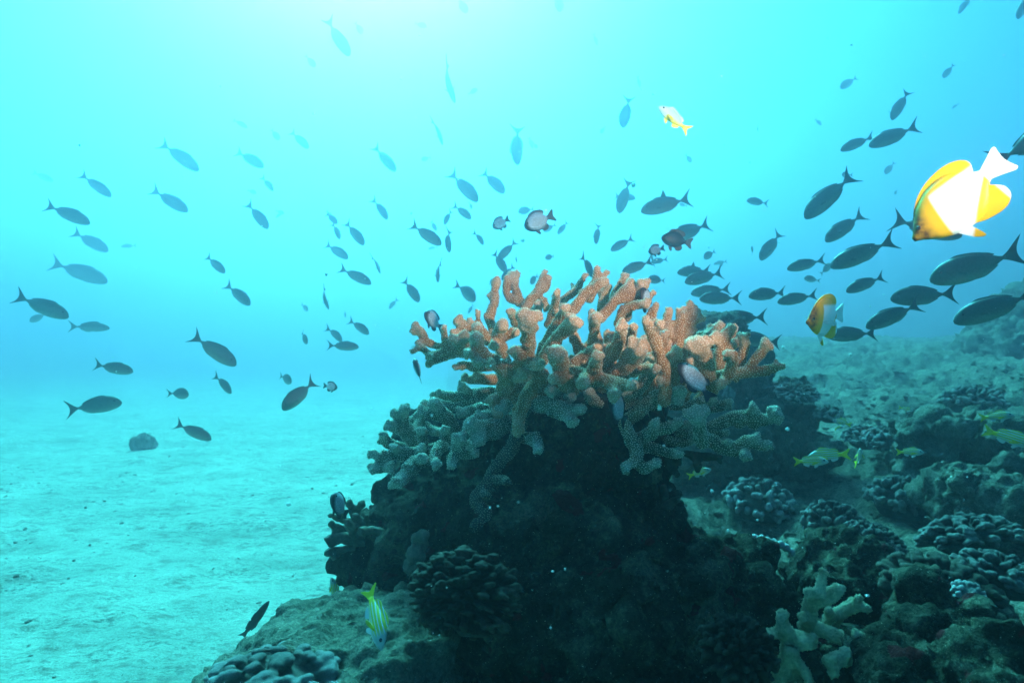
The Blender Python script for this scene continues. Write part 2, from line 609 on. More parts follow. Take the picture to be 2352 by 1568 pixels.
# ------------------------------------------------------------------ rocks
def rock(name, parts, voxel, mat, label, cat, amp=1.0, seed=0, base=None, group=None, kind=None, crag=0, crag_r=0.04):
    if crag:
        v, nn, f = remesh(parts, voxel * 3, 4)
        rg = np.random.default_rng(seed + 1)
        for i in rg.choice(len(v), crag):
            r = crag_r * (0.35 + 1.0 * rg.random() ** 2)
            parts.append((ICO2[0] * r * rg.uniform(0.6, 1.5, 3) + v[i] + nn[i] * r * rg.uniform(-0.3, 0.35), ICO2[1]))
    v, nn, f = remesh(parts, voxel, 3)
    v = v + nn * (amp * (0.050 * fbm(v, 0.20, 3, seed + 3) + 0.040 * (fbm(v, 0.085, 3, seed + 5, 0.5, True) - 0.25)))[:, None]
    nn = normals_of(v, f)
    v = v + nn * (amp * (0.026 * fbm(v, 0.036, 3, seed + 9, 0.6) + 0.010 * fbm(v, 0.015, 2, seed + 13)))[:, None]
    lo = v[:, 2].min()
    c = np.array((v[:, 0].mean(), v[:, 1].mean(), lo)) if base is None else np.array(base)
    o = mk(name, v - c, f, mat, loc=c)
    return tag(o, label, cat, group, kind)

rock('reef_mound', [
    ell(1340, 975, 1.78, 170, 80, 0.20), ell(1270, 1060, 1.78, 260, 90, 0.24), ell(1020, 1020, 1.98, 105, 75, 0.16),
    ell(1000, 1095, 1.86, 90, 70, 0.18), ell(1190, 1210, 1.66, 300, 150, 0.28), ell(900, 1200, 1.84, 85, 40, 0.14),
    ell(850, 1262, 1.80, 42, 36, 0.11), ell(930, 1310, 1.70, 80, 85, 0.18), ell(1330, 1400, 1.55, 390, 200, 0.32),
    ell(1420, 1640, 1.42, 440, 220, 0.36), ell(1620, 1290, 1.58, 90, 60, 0.16), ell(1700, 1400, 1.55, 95, 90, 0.2),
    ell(1510, 1180, 1.66, 60, 50, 0.12), ell(1170, 1420, 1.50, 170, 160, 0.24),
    ellw((0.28, 1.5, 0.2), (0.6, 0.45, 0.42)), ellw((-0.12, 1.72, 0.25), (0.36, 0.32, 0.36))],
    0.0065, M_ROCK, 'tall dark overgrown rock mound carrying the antler coral', 'rock', 0.8, 100, crag=320, crag_r=0.042)
rock('boulder', [
    ell(770, 1490, 1.38, 200, 95, 0.24), ell(930, 1475, 1.34, 130, 85, 0.2), ell(650, 1600, 1.32, 220, 110, 0.24),
    ell(690, 1400, 1.45, 45, 26, 0.06), ell(860, 1600, 1.28, 200, 130, 0.25), ellw((-0.35, 1.38, 0.2), (0.36, 0.34, 0.38))],
    0.0065, M_TURF, 'low turf covered boulder at the front left of the mound', 'rock', 0.5, 200, crag=90, crag_r=0.03)
rock('outcrop', [
    ell(1690, 975, 3.35, 100, 62, 0.28), ell(1790, 1010, 3.3, 80, 56, 0.24), ell(1620, 1020, 3.3, 110, 50, 0.26),
    ell(1800, 935, 3.4, 55, 36, 0.18), ell(1590, 990, 3.35, 60, 60, .24), ell(1730, 1050, 3.35, 110, 36, 0.24)],
    0.011, M_FAR, 'craggy reef outcrop just behind the right side of the antler coral', 'rock', 1.0, 300, crag=170, crag_r=0.06)
rock('outcrop', [
    ell(2370, 830, 8.0, 130, 105, 1.2), ell(2330, 730, 8.2, 50, 50, 0.6), ell(2430, 720, 8.0, 90, 85, 0.9), ell(2270, 880, 8.1, 120, 50, .9)],
    0.045, M_FAR, 'tall dim reef outcrop rising at the right edge of the view', 'rock', 2.5, 400)
rock('outcrop', [ell(2190, 1010, 3.0, 130, 42, 0.3), ell(2290, 1050, 2.9, 110, 50, 0.3), ell(2130, 1060, 3.0, 80, 40, .2)],
    0.013, M_FAR, 'dark ledge below the two yellow fish at the right edge', 'rock', 1.2, 500, crag=90, crag_r=0.06)
rock('outcrop', [ell(1960, 1290, 1.75, 90, 55, 0.16), ell(1900, 1330, 1.7, 60, 60, .15), ell(2010, 1350, 1.7, 80, 60, .15)],
    0.008, M_ROCK, 'dark encrusted rock behind the pale antler coral at lower right', 'rock', 0.7, 600, crag=60, crag_r=0.03)
rock('outcrop', [ell(2290, 1125, 2.3, 130, 34, 0.25), ell(2200, 1150, 2.4, 80, 26, .2)],
    0.012, M_FAR, 'low dark ledge near the right edge above the knobby corals', 'rock', 1.2, 700, crag=70, crag_r=0.05)
rock('outcrop', [ell(2290, 1540, 1.15, 150, 90, 0.25), ell(2130, 1580, 1.1, 120, 70, 0.2)],
    0.008, M_ROCK, 'shadowed rock filling the bottom right corner', 'rock', 0.8, 800, crag=80, crag_r=0.04)
rock('outcrop', [ell(1598, 745, 3.6, 34, 26, 0.12), ell(1640, 770, 3.5, 70, 50, .2), ell(1650, 830, 3.5, 110, 70, .25)],
    0.012, M_FAR, 'hazy coral block peeking out above the right part of the antler coral', 'rock', 1.0, 900)
rock('sand_rock', [ell(332, 1018, 7.9, 20, 17, 0.12)], 0.012, M_FAR, 'lone hazy lump of rock on the sand at the left', 'rock', 0.5, 950, crag=30, crag_r=0.05)

# ------------------------------------------------------------------ branching corals
ZOOM = {'2': (803.9, 574.2, 0.2746), '3': (1263.2, 574.2, 0.2746), '4': (689.0, 918.7, 0.32953), '5': (1205.8, 918.7, 0.32953), '1': (0, 0, 1.0),
        '7': (1607.8, 1119.7, 0.31637)}

def wart_caps(v, nn, spacing, rad, seed):
    kd = kdtree.KDTree(len(v))
    for i, p in enumerate(v):
        kd.insert(p, i)
    kd.balance()
    dead = np.zeros(len(v), bool)
    keep = []
    for i in np.random.default_rng(seed).permutation(len(v)):
        if dead[i]:
            continue
        keep.append(i)
        for _, j, _ in kd.find_range(v[i], spacing):
            dead[j] = True
    P, Q = v[keep], nn[keep]
    a = np.where(np.abs(Q[:, 2:3]) < 0.9, np.array([[0, 0, 1.0]]), np.array([[1.0, 0, 0]]))
    T = np.cross(Q, a)
    T /= np.linalg.norm(T, axis=1, keepdims=True) + 1e-9
    B = np.cross(Q, T)
    g = np.random.default_rng(seed + 1)
    rr = rad * g.uniform(0.75, 1.2, (len(P), 1))
    rings = [P + Q * rr * 0.9]
    for k in range(6):
        an = k * math.pi / 3
        rings.append(P - Q * rr * 0.25 + rr * (math.cos(an) * T + math.sin(an) * B))
    V = np.stack(rings, 1).reshape(-1, 3)
    F = []
    for i in range(len(P)):
        o = i * 7
        for k in range(6):
            F.append([o, o + 1 + k, o + 1 + (k + 1) % 6])
    return V, F

def branch(parent, z, d0, d1, chains, mats, voxel=0.0028, warts=(0.0043, 0.00165), seed=0, name='branch', fat=1.0):
    ox, oy, s = ZOOM[z]
    base = np.array(parent.location)
    parts = []
    ends = []
    for ci, ch in enumerate(chains):
        pts = []
        m = max(1, len(ch) - 1)
        for i, q in enumerate(ch):
            # a fork leaves its stem at the stem's depth there
            if ci == 0:
                d = d0 + (d1 - d0) * i / m
            else:
                d = q[3] if len(q) > 3 else None
            pts.append((q, d))
        if ci > 0:
            q0 = chains[0]
            dist = [math.hypot(q0[i][0] - ch[0][0], q0[i][1] - ch[0][1]) for i in range(len(q0))]
            ib = int(np.argmin(dist))
            da = d0 + (d1 - d0) * ib / max(1, len(q0) - 1)
            pts = [(q, d if d is not None else da + (d1 - da) * 0.8 * i / m) for i, (q, d) in enumerate(pts)]
        P = [tuple(px(ox + q[0] * s, oy + q[1] * s, d)) + (q[2] * s * K * d * 0.96 * fat + 0.0003,) for q, d in pts]
        parts += chain_parts(P)
        rg = np.random.default_rng(seed * 7 + ci)
        for q in P[1:]:
            q = np.array(q)
            for _ in range(2 if warts else 0):       # side nubs
                o_ = rg.normal(0, 1, 3) * np.array((1, 0.7, 1))
                o_ /= np.linalg.norm(o_)
                parts.append((ICO2[0] * q[3] * rg.uniform(0.45, 0.7) + q[:3] + o_ * q[3] * rg.uniform(0.55, 0.95), ICO2[1]))
        q, q0 = np.array(P[-1]), np.array(P[-2])
        ends.append(q)
        ax = (q - q0)[:3]
        ax /= np.linalg.norm(ax) + 1e-9
        for _ in range(3):                           # lobed growing tip
            o_ = np.cross(ax, rg.normal(0, 1, 3))
            o_ /= np.linalg.norm(o_) + 1e-9
            parts.append((ICO2[0] * q[3] * rg.uniform(0.5, 0.72) + q[:3] + o_ * q[3] * rg.uniform(0.5, 0.9) + ax * q[3] * rg.uniform(0.0, 0.6), ICO2[1]))
    v, nn, f = remesh(parts, voxel, 2)
    v = v + nn * ((0.0046 if warts else 0.006) * fbm(v, 0.017, 3, seed))[:, None]
    n0 = len(f)
    mid = [0] * n0
    V = v
    if warts:
        wv, wf = wart_caps(v, nn, warts[0], warts[1], seed)
        f = f + [[i + len(v) for i in q] for q in wf]
        V = np.vstack([v, wv])
        mid += [1] * len(wf)
    tipf = np.zeros(len(V))
    for q in ends:
        dd = np.linalg.norm(V - q[:3], axis=1) / q[3]
        tipf = np.maximum(tipf, 1 - smooth(0.9, 2.3, dd))
    o = mk(name, V - base, f, mats, parent, midx=mid)
    at = o.data.attributes.new('growing_tip', 'FLOAT', 'POINT')
    at.data.foreach_set('value', (tipf * 0.42).astype(np.float32))
    return o

A = [  # the big antler colony: zoom, depth at base, depth at tip, stem, forks
 ('2', 1.56, 1.42, [[(1290,1160,70),(1320,1030,82),(1210,940,66),(1100,880,66),(1030,860,55),(980,865,40)], [(1030,860,50),(1075,950,48)], [(1080,870,60),(1060,790,62),(1055,735,56)],
   [(1150,920,50),(1180,960,36)]]),
 ('2', 1.55, 1.40, [[(1350,1040,80),(1450,950,84),(1490,840,64),(1500,740,62),(1490,640,76),(1485,585,78)], [(1480,600,60),(1425,550,44)], [(1490,600,60),(1560,550,44)], [(1440,900,60),(1395,855,56),(1365,838,38)],
   [(1500,940,60),(1570,965,48)], [(1470,570,50),(1490,545,42)]]),
 ('2', 1.66, 1.58, [[(960,850,48),(880,835,48),(790,855,42),(690,885,38),(640,850,34),(585,815,36),(520,850,28)], [(840,840,42),(800,750,34),(785,680,30),(786,645,25)], [(690,885,30),(660,890,30)], [(585,815,30),(575,790,26)]]),
 ('2', 1.68, 1.62, [[(900,840,42),(760,810,36),(660,770,34),(590,690,40),(552,655,48)], [(660,770,30),(570,775,28)]]),
 ('2', 1.58, 1.48, [[(1040,830,50),(980,790,56),(910,775,55),(870,745,42)], [(960,780,50),(965,720,48)], [(1000,760,45),(1060,690,46),(1065,655,48)]]),
 ('2', 1.68, 1.62, [[(1000,850,38),(850,885,34),(730,925,28),(660,945,26)]]),
 ('2', 1.70, 1.66, [[(1240,960,42),(1090,985,34),(950,960,36),(885,985,28)]]),
 ('2', 1.66, 1.58, [[(1280,860,55),(1240,740,58),(1275,625,50)], [(1250,740,52),(1360,690,44),(1400,690,30)], [(1230,760,50),(1200,800,42)]]),
 ('2', 1.80, 1.84, [[(1200,700,44),(1170,560,42),(1205,450,42),(1212,350,38),(1225,260,38)], [(1205,440,32),(1175,385,30)]]),
 ('2', 1.82, 1.88, [[(1480,470,50),(1420,430,42),(1340,405,38),(1308,340,32),(1325,260,42),(1352,225,52)], [(1430,430,40),(1385,330,34),(1375,250,40)], [(1370,225,34),(1400,195,25)]]),
 ('2', 1.80, 1.86, [[(1440,540,50),(1500,430,44),(1575,330,38),(1605,240,30),(1622,190,25)], [(1560,360,32),(1635,320,30),(1662,235,22)], [(1550,360,32),(1615,420,30),(1640,480,30)]]),
 ('2', 1.82, 1.88, [[(1720,480,48),(1800,400,36),(1895,330,34),(1940,250,28),(1965,210,22)], [(1880,340,28),(1865,305,22)]]),
 ('2', 1.68, 1.70, [[(1780,640,50),(1870,490,48),(1960,380,46),(2060,300,50),(2130,260,42)]]),
 ('2', 1.66, 1.56, [[(1660,620,44),(1700,520,40),(1722,420,34),(1728,360,34)]]),
 ('2', 1.60, 1.48, [[(1590,900,52),(1640,770,46),(1700,660,46),(1760,560,40),(1795,490,40)]]),
 ('2', 1.58, 1.42, [[(1610,930,55),(1660,820,50),(1740,720,58),(1830,640,70),(1880,600,62)], [(1830,640,55),(1840,575,42)]]),
 ('2', 1.54, 1.38, [[(1820,1130,80),(1770,1040,72),(1755,950,78),(1735,880,82),(1728,850,66)], [(1770,1040,60),(1690,1080,40)]]),
 ('2', 1.60, 1.50, [[(1700,1150,60),(1620,1060,65),(1540,1010,62),(1440,1050,60)], [(1620,1060,60),(1500,1180,62),(1440,1330,58),(1400,1480,55)]]),
 ('3', 1.52, 1.38, [[(180,1010,50),(330,1060,62),(430,1080,62),(530,1115,66),(625,1130,52),(690,1140,38)], [(530,1115,60),(545,1180,62),(540,1215,52)], [(350,1050,60),(385,960,56),(402,895,44)], [(300,1060,60),(270,1110,52)]]),
 ('3', 1.58, 1.44, [[(400,1010,56),(460,950,56),(540,840,60),(595,720,56),(596,640,50)]]),
 ('3', 1.55, 1.42, [[(480,1050,62),(580,1010,66),(660,950,74),(725,870,76),(750,820,62)], [(700,870,60),(690,785,46)]]),
 ('3', 1.56, 1.44, [[(640,1030,50),(700,1010,46),(790,985,46),(885,995,38)]]),
 ('3', 1.62, 1.54, [[(620,980,50),(720,950,46),(800,930,46),(845,925,36)], [(720,950,40),(850,890,38)]]),
 ('3', 1.52, 1.44, [[(960,1260,60),(962,1140,56),(962,1010,50),(915,870,50),(868,750,52),(845,650,54),(800,590,32)], [(845,650,50),(910,630,46)], [(950,1100,40),(918,1095,32)]]),
 ('3', 1.60, 1.50, [[(340,840,46),(365,740,46),(370,640,48),(385,565,50)]]),
 ('3', 1.60, 1.52, [[(180,960,50),(270,890,44),(350,840,44),(395,805,40)]]),
 ('3', 1.56, 1.48, [[(1040,1120,52),(1050,1000,50),(1062,900,50),(1062,860,46)], [(1050,960,44),(1010,880,36)]]),
 ('3', 1.52, 1.42, [[(1345,1170,66),(1330,1060,68),(1300,950,70),(1262,850,84),(1240,800,90)], [(1240,800,70),(1165,785,44)], [(1260,800,70),(1310,770,48)], [(1220,780,40),(1250,755,34)]]),
 ('3', 1.53, 1.44, [[(1350,1150,66),(1430,1060,60),(1560,1030,60),(1700,1020,50),(1830,1000,44),(1900,975,40),(1945,970,30)], [(1880,980,32),(1890,945,26)], [(1500,1040,52),(1430,1120,44)]]),
 ('3', 1.50, 1.46, [[(1630,1020,48),(1710,920,46),(1775,840,42),(1800,780,40)], [(1790,830,30),(1838,815,24)]]),
 ('3', 1.54, 1.52, [[(1560,1020,48),(1605,910,46),(1625,800,46),(1618,730,46)]]),
 ('3', 1.47, 1.38, [[(1490,1050,50),(1530,940,46),(1510,890,50),(1480,865,42)]]),
 ('3', 1.56, 1.56, [[(1440,1000,52),(1440,850,56),(1440,760,62),(1472,685,34)], [(1440,800,50),(1380,740,48)], [(1450,760,46),(1515,665,40)], [(1500,850,36),(1535,800,32)]]),
 ('3', 1.72, 1.74, [[(1080,900,62),(1080,760,62),(1090,640,58),(1110,560,52),(1160,530,46),(1172,450,30)], [(1150,560,48),(1225,520,40)], [(1160,620,48),(1250,570,36)], [(1090,570,40),(1075,505,28)], [(1100,550,36),(1112,480,24)], [(1080,620,36),(1000,610,28),(972,575,20)],
   [(1090,720,50),(1180,690,50)], [(1080,760,50),(985,700,46),(985,670,50)]]),
 ('3', 1.70, 1.74, [[(420,570,46),(490,490,44),(560,410,46),(620,340,46),(672,280,36)], [(560,420,40),(680,380,42),(690,320,34)]]),
 ('3', 1.78, 1.82, [[(510,480,42),(545,370,42),(590,285,38),(625,222,28)]]),
 ('3', 1.76, 1.72, [[(640,560,44),(670,440,48),(745,360,56),(772,290,56)], [(760,340,44),(800,280,30)], [(800,430,36),(858,360,25)]]),
 ('3', 1.72, 1.66, [[(570,620,42),(610,510,42),(720,465,40),(800,450,36)], [(840,560,40),(885,470,30)]]),
 ('3', 1.80, 1.84, [[(440,500,52),(455,380,46),(490,310,26)], [(450,400,46),(420,340,30)]]),
 ('3', 1.74, 1.76, [[(330,400,48),(370,300,52),(430,265,44)], [(380,300,42),(390,220,36),(392,165,26)], [(395,230,34),(440,220,28),(475,190,26)]]),
 ('3', 1.66, 1.56, [[(640,760,40),(680,700,42),(700,630,34)]]),
 ('3', 1.76, 1.70, [[(760,900,55),(790,780,50),(870,690,40)], [(790,780,40),(780,760,40)]]),
 ('3', 1.80, 1.80, [[(1340,860,50),(1350,760,48),(1375,665,36)], [(1345,740,44),(1290,720,34)]]),
 ('3', 1.70, 1.62, [[(60,760,50),(60,620,46),(75,500,44)], [(55,640,34),(50,400,32)]]),
 ('2', 1.74, 1.70, [[(1150,760,46),(1100,690,46),(920,610,44),(900,590,36)], [(980,640,40),(870,700,38)], [(1040,660,38),(1005,590,26)], [(1100,690,36),(1075,600,30),(1070,520,22)]]),
 ('2', 1.72, 1.68, [[(1420,640,52),(1370,560,46),(1350,510,36)], [(1420,640,46),(1560,500,44),(1575,470,36)]]),
 ('2', 1.60, 1.52, [[(1560,1060,70),(1640,1150,66),(1480,1260,62),(1420,1370,60),(1400,1500,52)]]),
 ('2', 1.66, 1.58, [[(1440,1100,60),(1290,1210,58),(1240,1300,52),(1230,1380,44)], [(1300,1200,50),(1180,1250,36)]]),
 ('2', 1.74, 1.70, [[(1240,1080,50),(1120,1080,42),(1020,1085,40),(955,1065,34)], [(1150,1080,40),(1050,1040,32)]]),
]
B = [  # lower left colony, spread over the ledge
 ('4', 1.72, 1.62, [[(800,290,52),(750,230,52),(690,190,46),(620,175,34)], [(730,200,50),(700,120,54),(725,60,42)], [(700,110,40),(660,90,30)]]),
 ('4', 1.72, 1.62, [[(720,330,40),(640,310,38),(590,280,36),(580,240,26)]]),
 ('4', 1.66, 1.54, [[(960,340,50),(840,360,46),(700,370,46),(580,400,40),(510,380,30)], [(600,410,40),(560,460,46),(510,480,32)], [(560,460,44),(630,470,34)], [(700,370,40),(660,330,30)], [(820,360,36),(850,335,32)]]),
 ('4', 1.58, 1.50, [[(860,420,46),(790,440,52),(760,490,50),(680,570,46)], [(760,480,40),(640,590,28)], [(800,430,40),(860,405,36)]]),
 ('4', 1.58, 1.50, [[(1010,320,36),(970,330,42),(935,400,40),(950,445,34)]]),
 ('4', 1.57, 1.49, [[(1160,370,46),(1110,330,58),(1120,265,42)], [(1110,350,50),(1060,410,42),(1055,455,30)], [(1130,360,46),(1200,375,40),(1225,365,30)]]),
 ('4', 1.60, 1.50, [[(1440,170,62),(1330,210,72),(1220,190,66),(1190,170,48)], [(1240,200,60),(1250,270,50)], [(1330,210,60),(1180,310,40)]]),
 ('4', 1.64, 1.58, [[(1020,300,40),(1010,240,34),(1008,205,30)], [(860,300,36),(850,230,36),(845,215,30)]]),
 ('4', 1.76, 1.66, [[(1080,290,48),(1070,190,46),(1010,110,52),(930,20,42)], [(1000,110,46),(880,80,34),(840,50,24)], [(860,90,34),(820,100,28)]]),
 ('4', 1.66, 1.58, [[(1460,140,56),(1320,120,56),(1260,120,36)], [(1380,110,50),(1430,40,52),(1400,80,44)]]),
 ('4', 1.74, 1.70, [[(1360,80,52),(1240,70,50),(1130,90,36)]]),
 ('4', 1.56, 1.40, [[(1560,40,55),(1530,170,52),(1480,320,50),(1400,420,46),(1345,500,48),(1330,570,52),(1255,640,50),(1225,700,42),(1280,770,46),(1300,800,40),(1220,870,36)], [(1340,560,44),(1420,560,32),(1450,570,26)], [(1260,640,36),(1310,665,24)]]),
 ('4', 1.56, 1.46, [[(1640,20,60),(1750,40,62),(1850,80,60),(1890,150,46)], [(1850,80,46),(1960,60,38)]]),
 ('4', 1.56, 1.46, [[(1560,260,40),(1640,280,46),(1660,340,36)]]),
 ('4', 1.76, 1.72, [[(780,150,40),(840,130,36),(820,180,30)], [(780,150,40),(900,200,40),(960,220,30)]]),
 ('2', 1.80, 1.74, [[(1180,1190,60),(1020,1210,50),(860,1220,46),(760,1210,40),(690,1215,30)], [(1020,1210,40),(940,1140,40)], [(760,1210,36),(740,1195,34)]]),
 ('2', 1.86, 1.80, [[(1140,1290,62),(960,1290,56),(820,1300,50),(620,1290,36)]]),
]
B += [
 ('3', 1.62, 1.52, [[(160,1400,56),(110,1300,58),(60,1220,54),(10,1180,44)], [(90,1280,46),(180,1230,42)]]),
 ('3', 1.66, 1.57, [[(430,1380,52),(390,1290,58),(340,1230,50),(330,1190,40)]]),
 ('2', 1.68, 1.58, [[(1560,1400,56),(1590,1320,56),(1560,1240,50),(1500,1200,40)]]),
]
C = [  # lower right colony, reaching out over the reef slope
 ('3', 1.66, 1.58, [[(780,1400,56),(740,1290,54),(700,1200,50),(720,1130,42)], [(720,1240,44),(640,1180,38)]]),
 ('3', 1.62, 1.52, [[(640,1290,52),(740,1170,54),(830,1050,50),(880,1000,42)]]),
 ('3', 1.60, 1.52, [[(540,1500,52),(700,1390,56),(830,1270,60),(940,1200,50),(1090,1180,44)], [(900,1230,46),(1080,1250,50)]]),
 ('5', 1.56, 1.46, [[(690,170,46),(720,230,50),(770,340,52),(775,420,42),(700,465,36)], [(770,440,40),(830,470,44),(915,440,36)]]),
 ('5', 1.56, 1.48, [[(740,290,48),(870,230,46),(910,160,36)], [(890,200,40),(990,190,46),(1065,155,36)]]),
 ('5', 1.58, 1.52, [[(800,320,46),(900,340,42),(1000,365,38),(1070,375,28)]]),
 ('5', 1.50, 1.42, [[(1235,290,52),(1215,190,52),(1205,110,58)], [(1205,120,50),(1145,90,34)], [(1215,120,50),(1255,75,34)]]),
 ('5', 1.52, 1.46, [[(1230,250,52),(1310,300,46),(1400,340,50),(1500,330,54),(1570,285,52),(1640,315,40),(1700,310,28)], [(1530,320,46),(1535,390,36)], [(1560,300,44),(1600,262,32)], [(1400,320,30),(1425,285,24)]]),
 ('5', 1.58, 1.50, [[(1190,230,50),(1290,190,46),(1400,140,46),(1510,120,56),(1600,130,56),(1690,130,42),(1740,90,52)], [(1590,110,46),(1590,45,32)], [(1730,110,46),(1760,130,36)]]),
 ('5', 1.62, 1.58, [[(1080,220,46),(1190,260,30),(1330,240,26),(1410,225,20)], [(1060,190,40),(1170,170,40)]]),
 ('5', 1.62, 1.60, [[(1000,280,34),(1100,300,30),(1180,280,28)]]),
 ('5', 1.66, 1.60, [[(1000,30,36),(1180,50,34),(1320,40,32),(1430,10,24)], [(1260,80,28),(1420,45,22)], [(1130,40,30),(1290,-10,36)]]),
]

def colony(name, loc, data, mats, label, cat, seed, **kw):
    e = empty(name, loc)
    tag(e, label, cat)
    for i, (z, d0, d1, ch) in enumerate(data):
        branch(e, z, d0, d1, ch, [M_SKIN3, M_DOT3] if len(ch[0]) > 8 else mats, seed=seed + i * 3, **kw)  # the long hanging strand takes the skin with shade in its colour
    return e

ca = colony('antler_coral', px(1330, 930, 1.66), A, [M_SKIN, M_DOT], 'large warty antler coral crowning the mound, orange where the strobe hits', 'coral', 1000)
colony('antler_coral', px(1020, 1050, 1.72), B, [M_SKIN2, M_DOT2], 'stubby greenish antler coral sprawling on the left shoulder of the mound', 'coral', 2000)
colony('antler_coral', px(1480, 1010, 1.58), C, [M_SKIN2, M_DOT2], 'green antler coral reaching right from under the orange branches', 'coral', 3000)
# filler fingers deep inside the big colony
g = np.random.default_rng(5)
for i in range(26):
    u, v = g.uniform(1120, 1680), g.uniform(760, 870)
    d = g.uniform(1.62, 1.84)
    du = (u - 1380) * 0.16 + g.uniform(-14, 14)
    br = [[(u - du, v + 70, 13), (u, v + 15, 12.5), (u + du * 0.7, v - 25, 12), (u + du, v - 52 + abs(du) * 0.3, 9)], [(u, v + 10, 11), (u + g.uniform(-28, 28), v - 24, 10)]]
    branch(ca, '1', d, d + 0.02, br, [M_SKIN, M_DOT], seed=1500 + i)

# pale dead-looking antler coral, lower right corner (zoom 7)
D = [
 ('7', 1.26, 1.20, [[(690,1417,60),(640,1230,55),(650,1090,56),(720,1100,60),(800,1120,52)], [(660,1090,55),(610,1020,52),(590,950,38)], [(620,1050,44),(500,1060,40),(470,1090,26)]]),
 ('7', 1.30, 1.20, [[(800,1120,50),(790,980,50),(800,850,46),(800,770,40)], [(800,850,42),(900,790,60),(1000,750,42)], [(870,780,40),(880,690,36),(895,620,30)], [(790,960,40),(750,930,28)]]),
 ('7', 1.28, 1.20, [[(760,1000,50),(890,1030,52),(1020,1090,52),(1130,1130,60),(1230,1170,56),(1230,1270,40)], [(1130,1130,50),(1150,1090,46)]]),
 ('7', 1.32, 1.26, [[(930,1020,60),(970,940,56),(1060,880,46),(1140,850,46),(1210,880,26)], [(1130,860,40),(1145,800,26)], [(960,940,36),(930,890,22)]]),
 ('7', 1.24, 1.16, [[(1200,1417,55),(1180,1290,60),(1070,1230,62),(960,1260,44)], [(1070,1230,50),(1050,1190,36)], [(960,1270,44),(960,1340,36)]]),
 ('7', 1.24, 1.20, [[(560,1417,52),(600,1300,60),(650,1200,50)], [(640,1200,44),(760,1330,34),(800,1417,30)]]),
]
e = colony('antler_coral', px(1870, 1560, 1.26), D, [M_PALE, M_PALE], 'pale bare branched coral in the lower right corner', 'coral', 4000, warts=(0.0055, 0.0021), voxel=0.0035, fat=1.1)

# left finger coral cluster on the ledge (zoom 4)
E = [
 ('4', 1.68, 1.64, [[(430,900,42),(380,800,36),(350,730,30),(345,705,20)], [(380,790,32),(430,730,28),(435,712,20)]]),
 ('4', 1.68, 1.64, [[(400,960,40),(320,900,30),(260,890,28),(220,860,22)], [(270,890,26),(250,920,20)]]),
 ('4', 1.66, 1.62, [[(420,980,50),(300,960,42),(230,960,36),(185,975,20)], [(290,960,34),(220,1000,24)]]),
 ('4', 1.66, 1.61, [[(460,940,36),(420,880,28),(400,820,24),(382,805,20)], [(460,920,30),(465,840,20),(465,805,15)]]),
 ('4', 1.65, 1.60, [[(380,940,36),(340,870,30),(325,850,22)], [(360,900,30),(390,880,22),(395,880,18)]]),
 ('4', 1.70, 1.66, [[(420,860,30),(300,840,26),(250,820,24),(215,800,16)], [(300,840,24),(280,800,20)]]),
 ('4', 1.66, 1.62, [[(400,1040,46),(300,1050,40),(220,1050,34),(190,1060,22)], [(280,1060,36),(240,1090,26)]]),
 ('4', 1.63, 1.58, [[(600,930,40),(520,910,36),(450,910,34),(430,915,24)]]),
]
e = colony('finger_coral', px(850, 1250, 1.66), E, [M_FINGER], 'cluster of stubby finger corals on the left ledge beside the sand', 'coral', 5000, warts=None, voxel=0.004)
# dark turf-grown fingers on the right shoulder
G = [
 ('5', 1.62, 1.62, [[(960,740,40),(920,660,30),(905,600,26)]]),
 ('5', 1.60, 1.60, [[(970,740,42),(965,660,34),(965,610,28)]]),
 ('5', 1.62, 1.62, [[(980,740,42),(1030,680,36),(1060,650,28)]]),
 ('5', 1.58, 1.56, [[(980,750,42),(1040,700,32),(1065,690,22)]]),
]
e = colony('finger_coral', px(1522, 1165, 1.62), G, [M_DEAD], 'small black tuft of coral fingers on the right shoulder of the mound', 'coral', 6000, warts=None, voxel=0.004)
# broken plate hanging below the right colony
Hh = [('5', 1.60, 1.56, [[(980,400,38),(1020,470,34),(1060,520,22)], [(990,410,30),(1070,430,28)]]),
      ('5', 1.58, 1.52, [[(1120,370,30),(1190,390,36),(1280,395,34),(1350,405,30)], [(1190,400,30),(1200,460,30)]])]
e = colony('dead_coral', px(1540, 1060, 1.6), Hh, [M_DEAD], 'broken dark dead coral arm hanging under the right antler coral', 'coral', 6500, warts=None, voxel=0.004)

